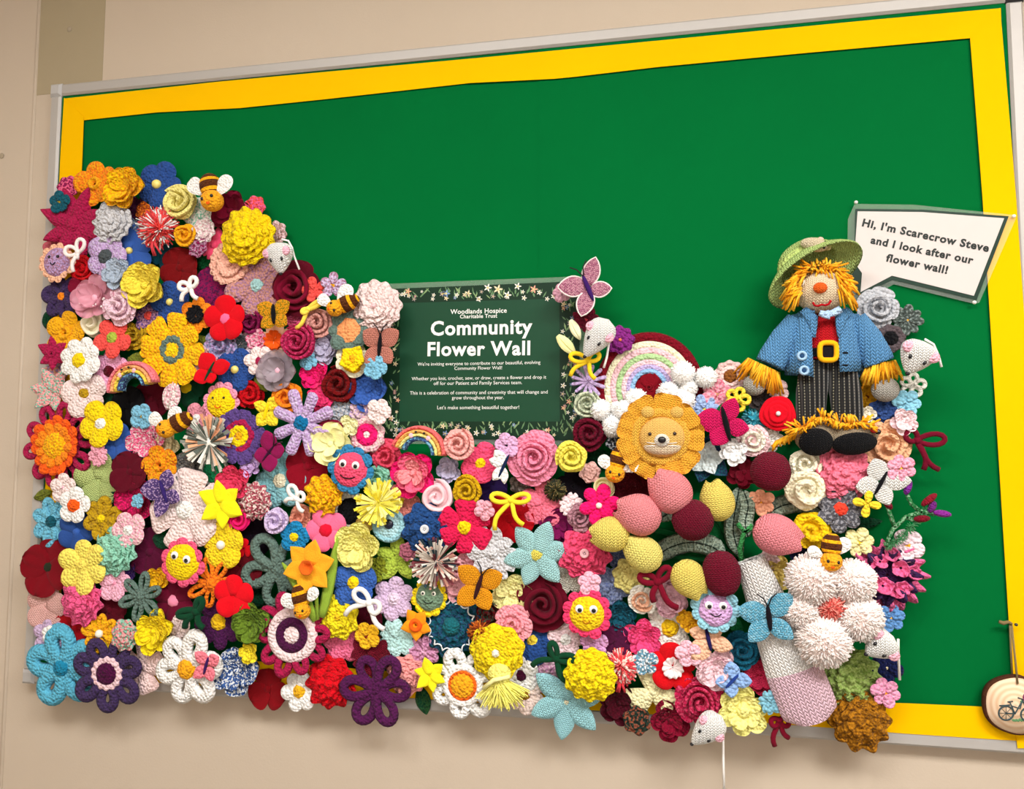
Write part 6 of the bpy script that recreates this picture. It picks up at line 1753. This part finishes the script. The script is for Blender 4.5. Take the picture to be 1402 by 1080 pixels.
    for side_, pts in ((0, [(1100, 424), (1112, 436), (1115, 462)]), (1, [(1162, 424), (1151, 436), (1149, 462)])):
        limb('lapel', [L(pts[0][0], pts[0][1], .040), L(pts[1][0], pts[1][1], .049), L(pts[2][0], pts[2][1], .047)], [7, 8, 2], jk, flat=.4, sides=8)
    for x_, y_ in ((1098, 487), (1101, 507)):
        b = t.part('button', ring_band('button', 3 * s, 7 * s, .003, plain('9cc0e0', .35, .5), seg=20), loc=L(x_, y_, .048))
        t.part('button_thread', dome('button_thread', 3 * s, .002, yarn('2c4c74', 'felt'), seg=10, n=3), parent=b)
    for x_, y_ in ((1157, 483), (1157, 500)):
        t.part('buttonhole', ellipsoid('buttonhole', 4.5 * s, 1.6 * s, .0015, yarn('14181c', 'felt'), seg=10, n=6), loc=L(x_, y_, .0475))
    # hands with straw cuffs
    hm = yarn('a8a49c', 'knit', .8)
    for (hx, hy, cx, cy, ang, r) in ((1033, 527, 1045, 508, 205, 15), (1212, 533, 1207, 508, -85, 17)):
        h = t.part('hand', ellipsoid('hand', r * 1.05 * s, r * s, r * .8 * s, hm, seg=18, n=10), loc=L(hx, hy, .026))
        t.part('thumb', ellipsoid('thumb', 6 * s, 4.5 * s, 4.5 * s, hm, seg=10, n=7, axis='x'), parent=h, loc=((10 if hx < 1100 else -12) * s, 5 * s, 6 * s), rz=1.1 if hx < 1100 else 2.0)
    def cuff(cx, cy, ux, uy, half, ln, dx, dy):
        def gen():
            u = rnd.uniform(-1, 1)
            z = .040 * (1 - .55 * u * u) + rnd.uniform(-.006, .004)
            p0 = L(cx + ux * half * u, cy + uy * half * u, z)
            l2 = ln * rnd.uniform(.75, 1.2)
            ddx, ddy = dx + ux * u * .35 + rnd.uniform(-.25, .25), dy + uy * u * .35 + rnd.uniform(-.25, .25)
            p1 = L(cx + ux * half * u + ddx * l2 * .5, cy + uy * half * u + ddy * l2 * .5, z + .004)
            p2 = L(cx + ux * half * u + ddx * l2, cy + uy * half * u + ddy * l2, z - .003)
            return p0, p1, p2
        return gen
    straw('straw_cuff', 95, cuff(1046, 500, .90, .42, 24, 25, -.25, .95))
    straw('straw_cuff', 95, cuff(1206, 497, .97, -.2, 21, 24, .02, 1.0))
    # boots
    for (bx, by, rx_, ry_, sxp, syp, srx, sry, sa) in ((1117, 598, 28, 22, 1117, 605, 22, 19, .1), (1164, 597, 36, 20, 1170, 607, 28.5, 15.5, .12)):
        b = t.part('boot', ellipsoid('boot', rx_ * s, ry_ * s, .026, yarn('9c8c74', 'knit', .8), seg=20, n=11), loc=L(bx, by, .026), rz=sa)
        t.part('sole', ellipsoid('sole', srx * s, sry * s, .012, yarn('0e0e12', 'knit', .8), seg=22, n=9), loc=L(sxp, syp, .046), rz=sa, rx=.25, label='black boot sole')
    def ankle():
        u = rnd.uniform(0, 1)
        px_ = 1082 + 112 * u; py_ = 586 - 12 * sin(pi * u) + 4 * sin(u * 12)
        up = rnd.random() < .22
        dx, dy = rnd.uniform(-8, 8) + (-10 if u < .15 else 8 if u > .85 else 0), (rnd.uniform(-14, -5) if up else rnd.uniform(2, 11))
        z = .046 + rnd.uniform(-.004, .008)
        return L(px_, py_, z), L(px_ + dx * .5, py_ + dy * .6, z + .004), L(px_ + dx, py_ + dy, z + .001)
    straw('straw_ankle', 190, ankle)
    def tuft():
        px_, py_ = rnd.uniform(1062, 1094), 0
        py_ = 604 - (px_ - 1062) * .5
        return L(px_, py_, .03), L(px_ - 3, py_ + 6, .034), L(px_ - rnd.uniform(0, 8), py_ + rnd.uniform(5, 14), .03)
    straw('straw_tuft', 60, tuft)
    lb = t.part('ladybird', ellipsoid('ladybird', 5 * s, 4 * s, 4 * s, plain('b01010', .25, .6), seg=12, n=8), loc=L(1197, 589, .05))
    t.part('ladybird_head', ellipsoid('ladybird_head', 4 * s, 3.8 * s, 3.5 * s, plain('0c0a0c', .2, .6), seg=10, n=7), parent=lb, loc=(4.5 * s, -2 * s, 0))
    # head
    hz = .034
    t.part('head', ellipsoid('head', 33 * s, 31 * s, 30 * s, yarn('f2d6b4', 'knit', .8), seg=26, n=16), loc=L(1123, 398, hz))
    def onhead(px_, py_, extra=0.0):
        q = L(px_, py_, .06) - L(1123, 398, .06)
        k_ = max(.05, 1 - (q.x / (33 * s)) ** 2 - (q.y / (31 * s)) ** 2)
        v = L(px_, py_, hz + 30 * s * sqrt(k_) + extra); return v
    t.part('nose', ellipsoid('nose', 9 * s, 7.5 * s, 6 * s, yarn('f4641c', 'knit', .7), seg=16, n=10), loc=onhead(1123, 394))
    mp = [(1113, 414), (1115, 418), (1120, 419), (1125, 417), (1130, 418), (1135, 416), (1138, 411)]
    t.part('mouth', tube('mouth', [onhead(a, b, .0008) for a, b in mp], 1.5 * s, yarn('b00c18', 'felt'), sides=6))
    for x_, y_ in ((1098, 386), (1139, 380)):
        e = t.part('eye', ellipsoid('eye', 3.6 * s, 5 * s, 2 * s, plain('f4f0e8', .3, .5), seg=12, n=8), loc=onhead(x_, y_))
        t.part('pupil', ellipsoid('pupil', 2.4 * s, 4 * s, 1.2 * s, plain('0e0c0c', .2, .6), seg=10, n=7), parent=e, loc=(-.8 * s, 0, 1.5 * s))
    # neckerchief
    nm = yarn('a8c4e4', 'crochet', .8)
    for pts, r in (([(1122, 428), (1130, 431), (1136, 429)], 5), ([(1134, 430), (1142, 428), (1151, 423)], 5), ([(1134, 430), (1132, 436)], 4)):
        limb('neckerchief', [L(a, b, .058) for a, b in pts], [r * .8] + [r] * (len(pts) - 1), nm, flat=.6, sides=8)
    # hair
    def hair():
        a = math.radians(rnd.uniform(-25, 212))
        rr = rnd.uniform(.72, 1.05)
        bx_, by_ = 1123 + 36 * rr * cos(a), 389 - 27 * rr * sin(a)
        z = hz + .020 + rnd.uniform(-.004, .010)
        if abs(cos(a)) > .62:
            sg_ = 1 if cos(a) > 0 else -1
            dx, dy = sg_ * rnd.uniform(4, 20), rnd.uniform(2, 28)
        else:
            dx, dy = (bx_ - 1123) * rnd.uniform(-.1, .8) + rnd.uniform(-9, 9), rnd.uniform(-10, 14)
        return L(bx_, by_, z), L(bx_ + dx * .5, by_ + dy * .4, z + .006), L(bx_ + dx, by_ + dy, z + rnd.uniform(-.004, .004))
    straw('straw_hair', 330, hair, wid=1.25)
    # hat
    ax = Vector((-.40, .80, -.42)).normalized()
    q = Vector((0, 0, 1)).rotation_difference(ax)
    gm = yarn('a6bd70', 'knit', 1.0)
    o = L(1110, 369, hz + .004)
    def turned(name, prof_, mat, wob=0.0, k=0):
        me = lathe(name, prof_, 44, mat, wob=wob, k=k)
        for v in me.vertices:
            c_ = q @ v.co; c_.z = c_.z * .5 + .003; v.co = c_ + o
        me.update()
        return t.part(name, me)
    u = s
    turned('hat_brim', [(37 * u, 6 * u), (52 * u, 1 * u), (61 * u, -7 * u), (66 * u, -13 * u), (66 * u, -9 * u), (61 * u, -3 * u), (52 * u, 5 * u), (37 * u, 10 * u)], gm, .04, 2)
    turned('hat_crown', [(39 * u, 4 * u), (38 * u, 16 * u), (35 * u, 26 * u), (28 * u, 33 * u), (15 * u, 37 * u), (1e-5, 38 * u)], gm, .03, 3)
    turned('hat_band', [(39.5 * u, 6 * u), (41 * u, 11 * u), (40 * u, 18 * u), (38 * u, 18 * u)], yarn('b4c874', 'crochet', .8), .03, 3)
    mo = L(1115, 335, hz + .028)
    hm_ = t.part('hat_mouse', ellipsoid('hat_mouse', 18 * u, 9.5 * u, 9 * u, yarn('d8c8a8', 'knit', .8), axis='x', seg=16, n=10), loc=mo, rz=-.22, label='beige mouse on the hat')
    t.part('mouse_nose', ellipsoid('mouse_nose', 6 * u, 4 * u, 4 * u, yarn('c8c088', 'knit', .8), axis='x', seg=10, n=7), parent=hm_, loc=(16 * u, -1 * u, 0))
    for dy in (-1, 1):
        t.part('mouse_eye', ellipsoid('mouse_eye', 1.6 * u, 1.6 * u, 1.4 * u, plain('101014', .3, .5), seg=8, n=6), parent=hm_, loc=(12 * u, dy * 4 * u, 6 * u))
    t.part('mouse_ear', ellipsoid('mouse_ear', 4 * u, 3 * u, 2 * u, yarn('d8b0a0', 'felt'), seg=10, n=6), parent=hm_, loc=(6 * u, 8 * u, 3 * u))
scarecrow()
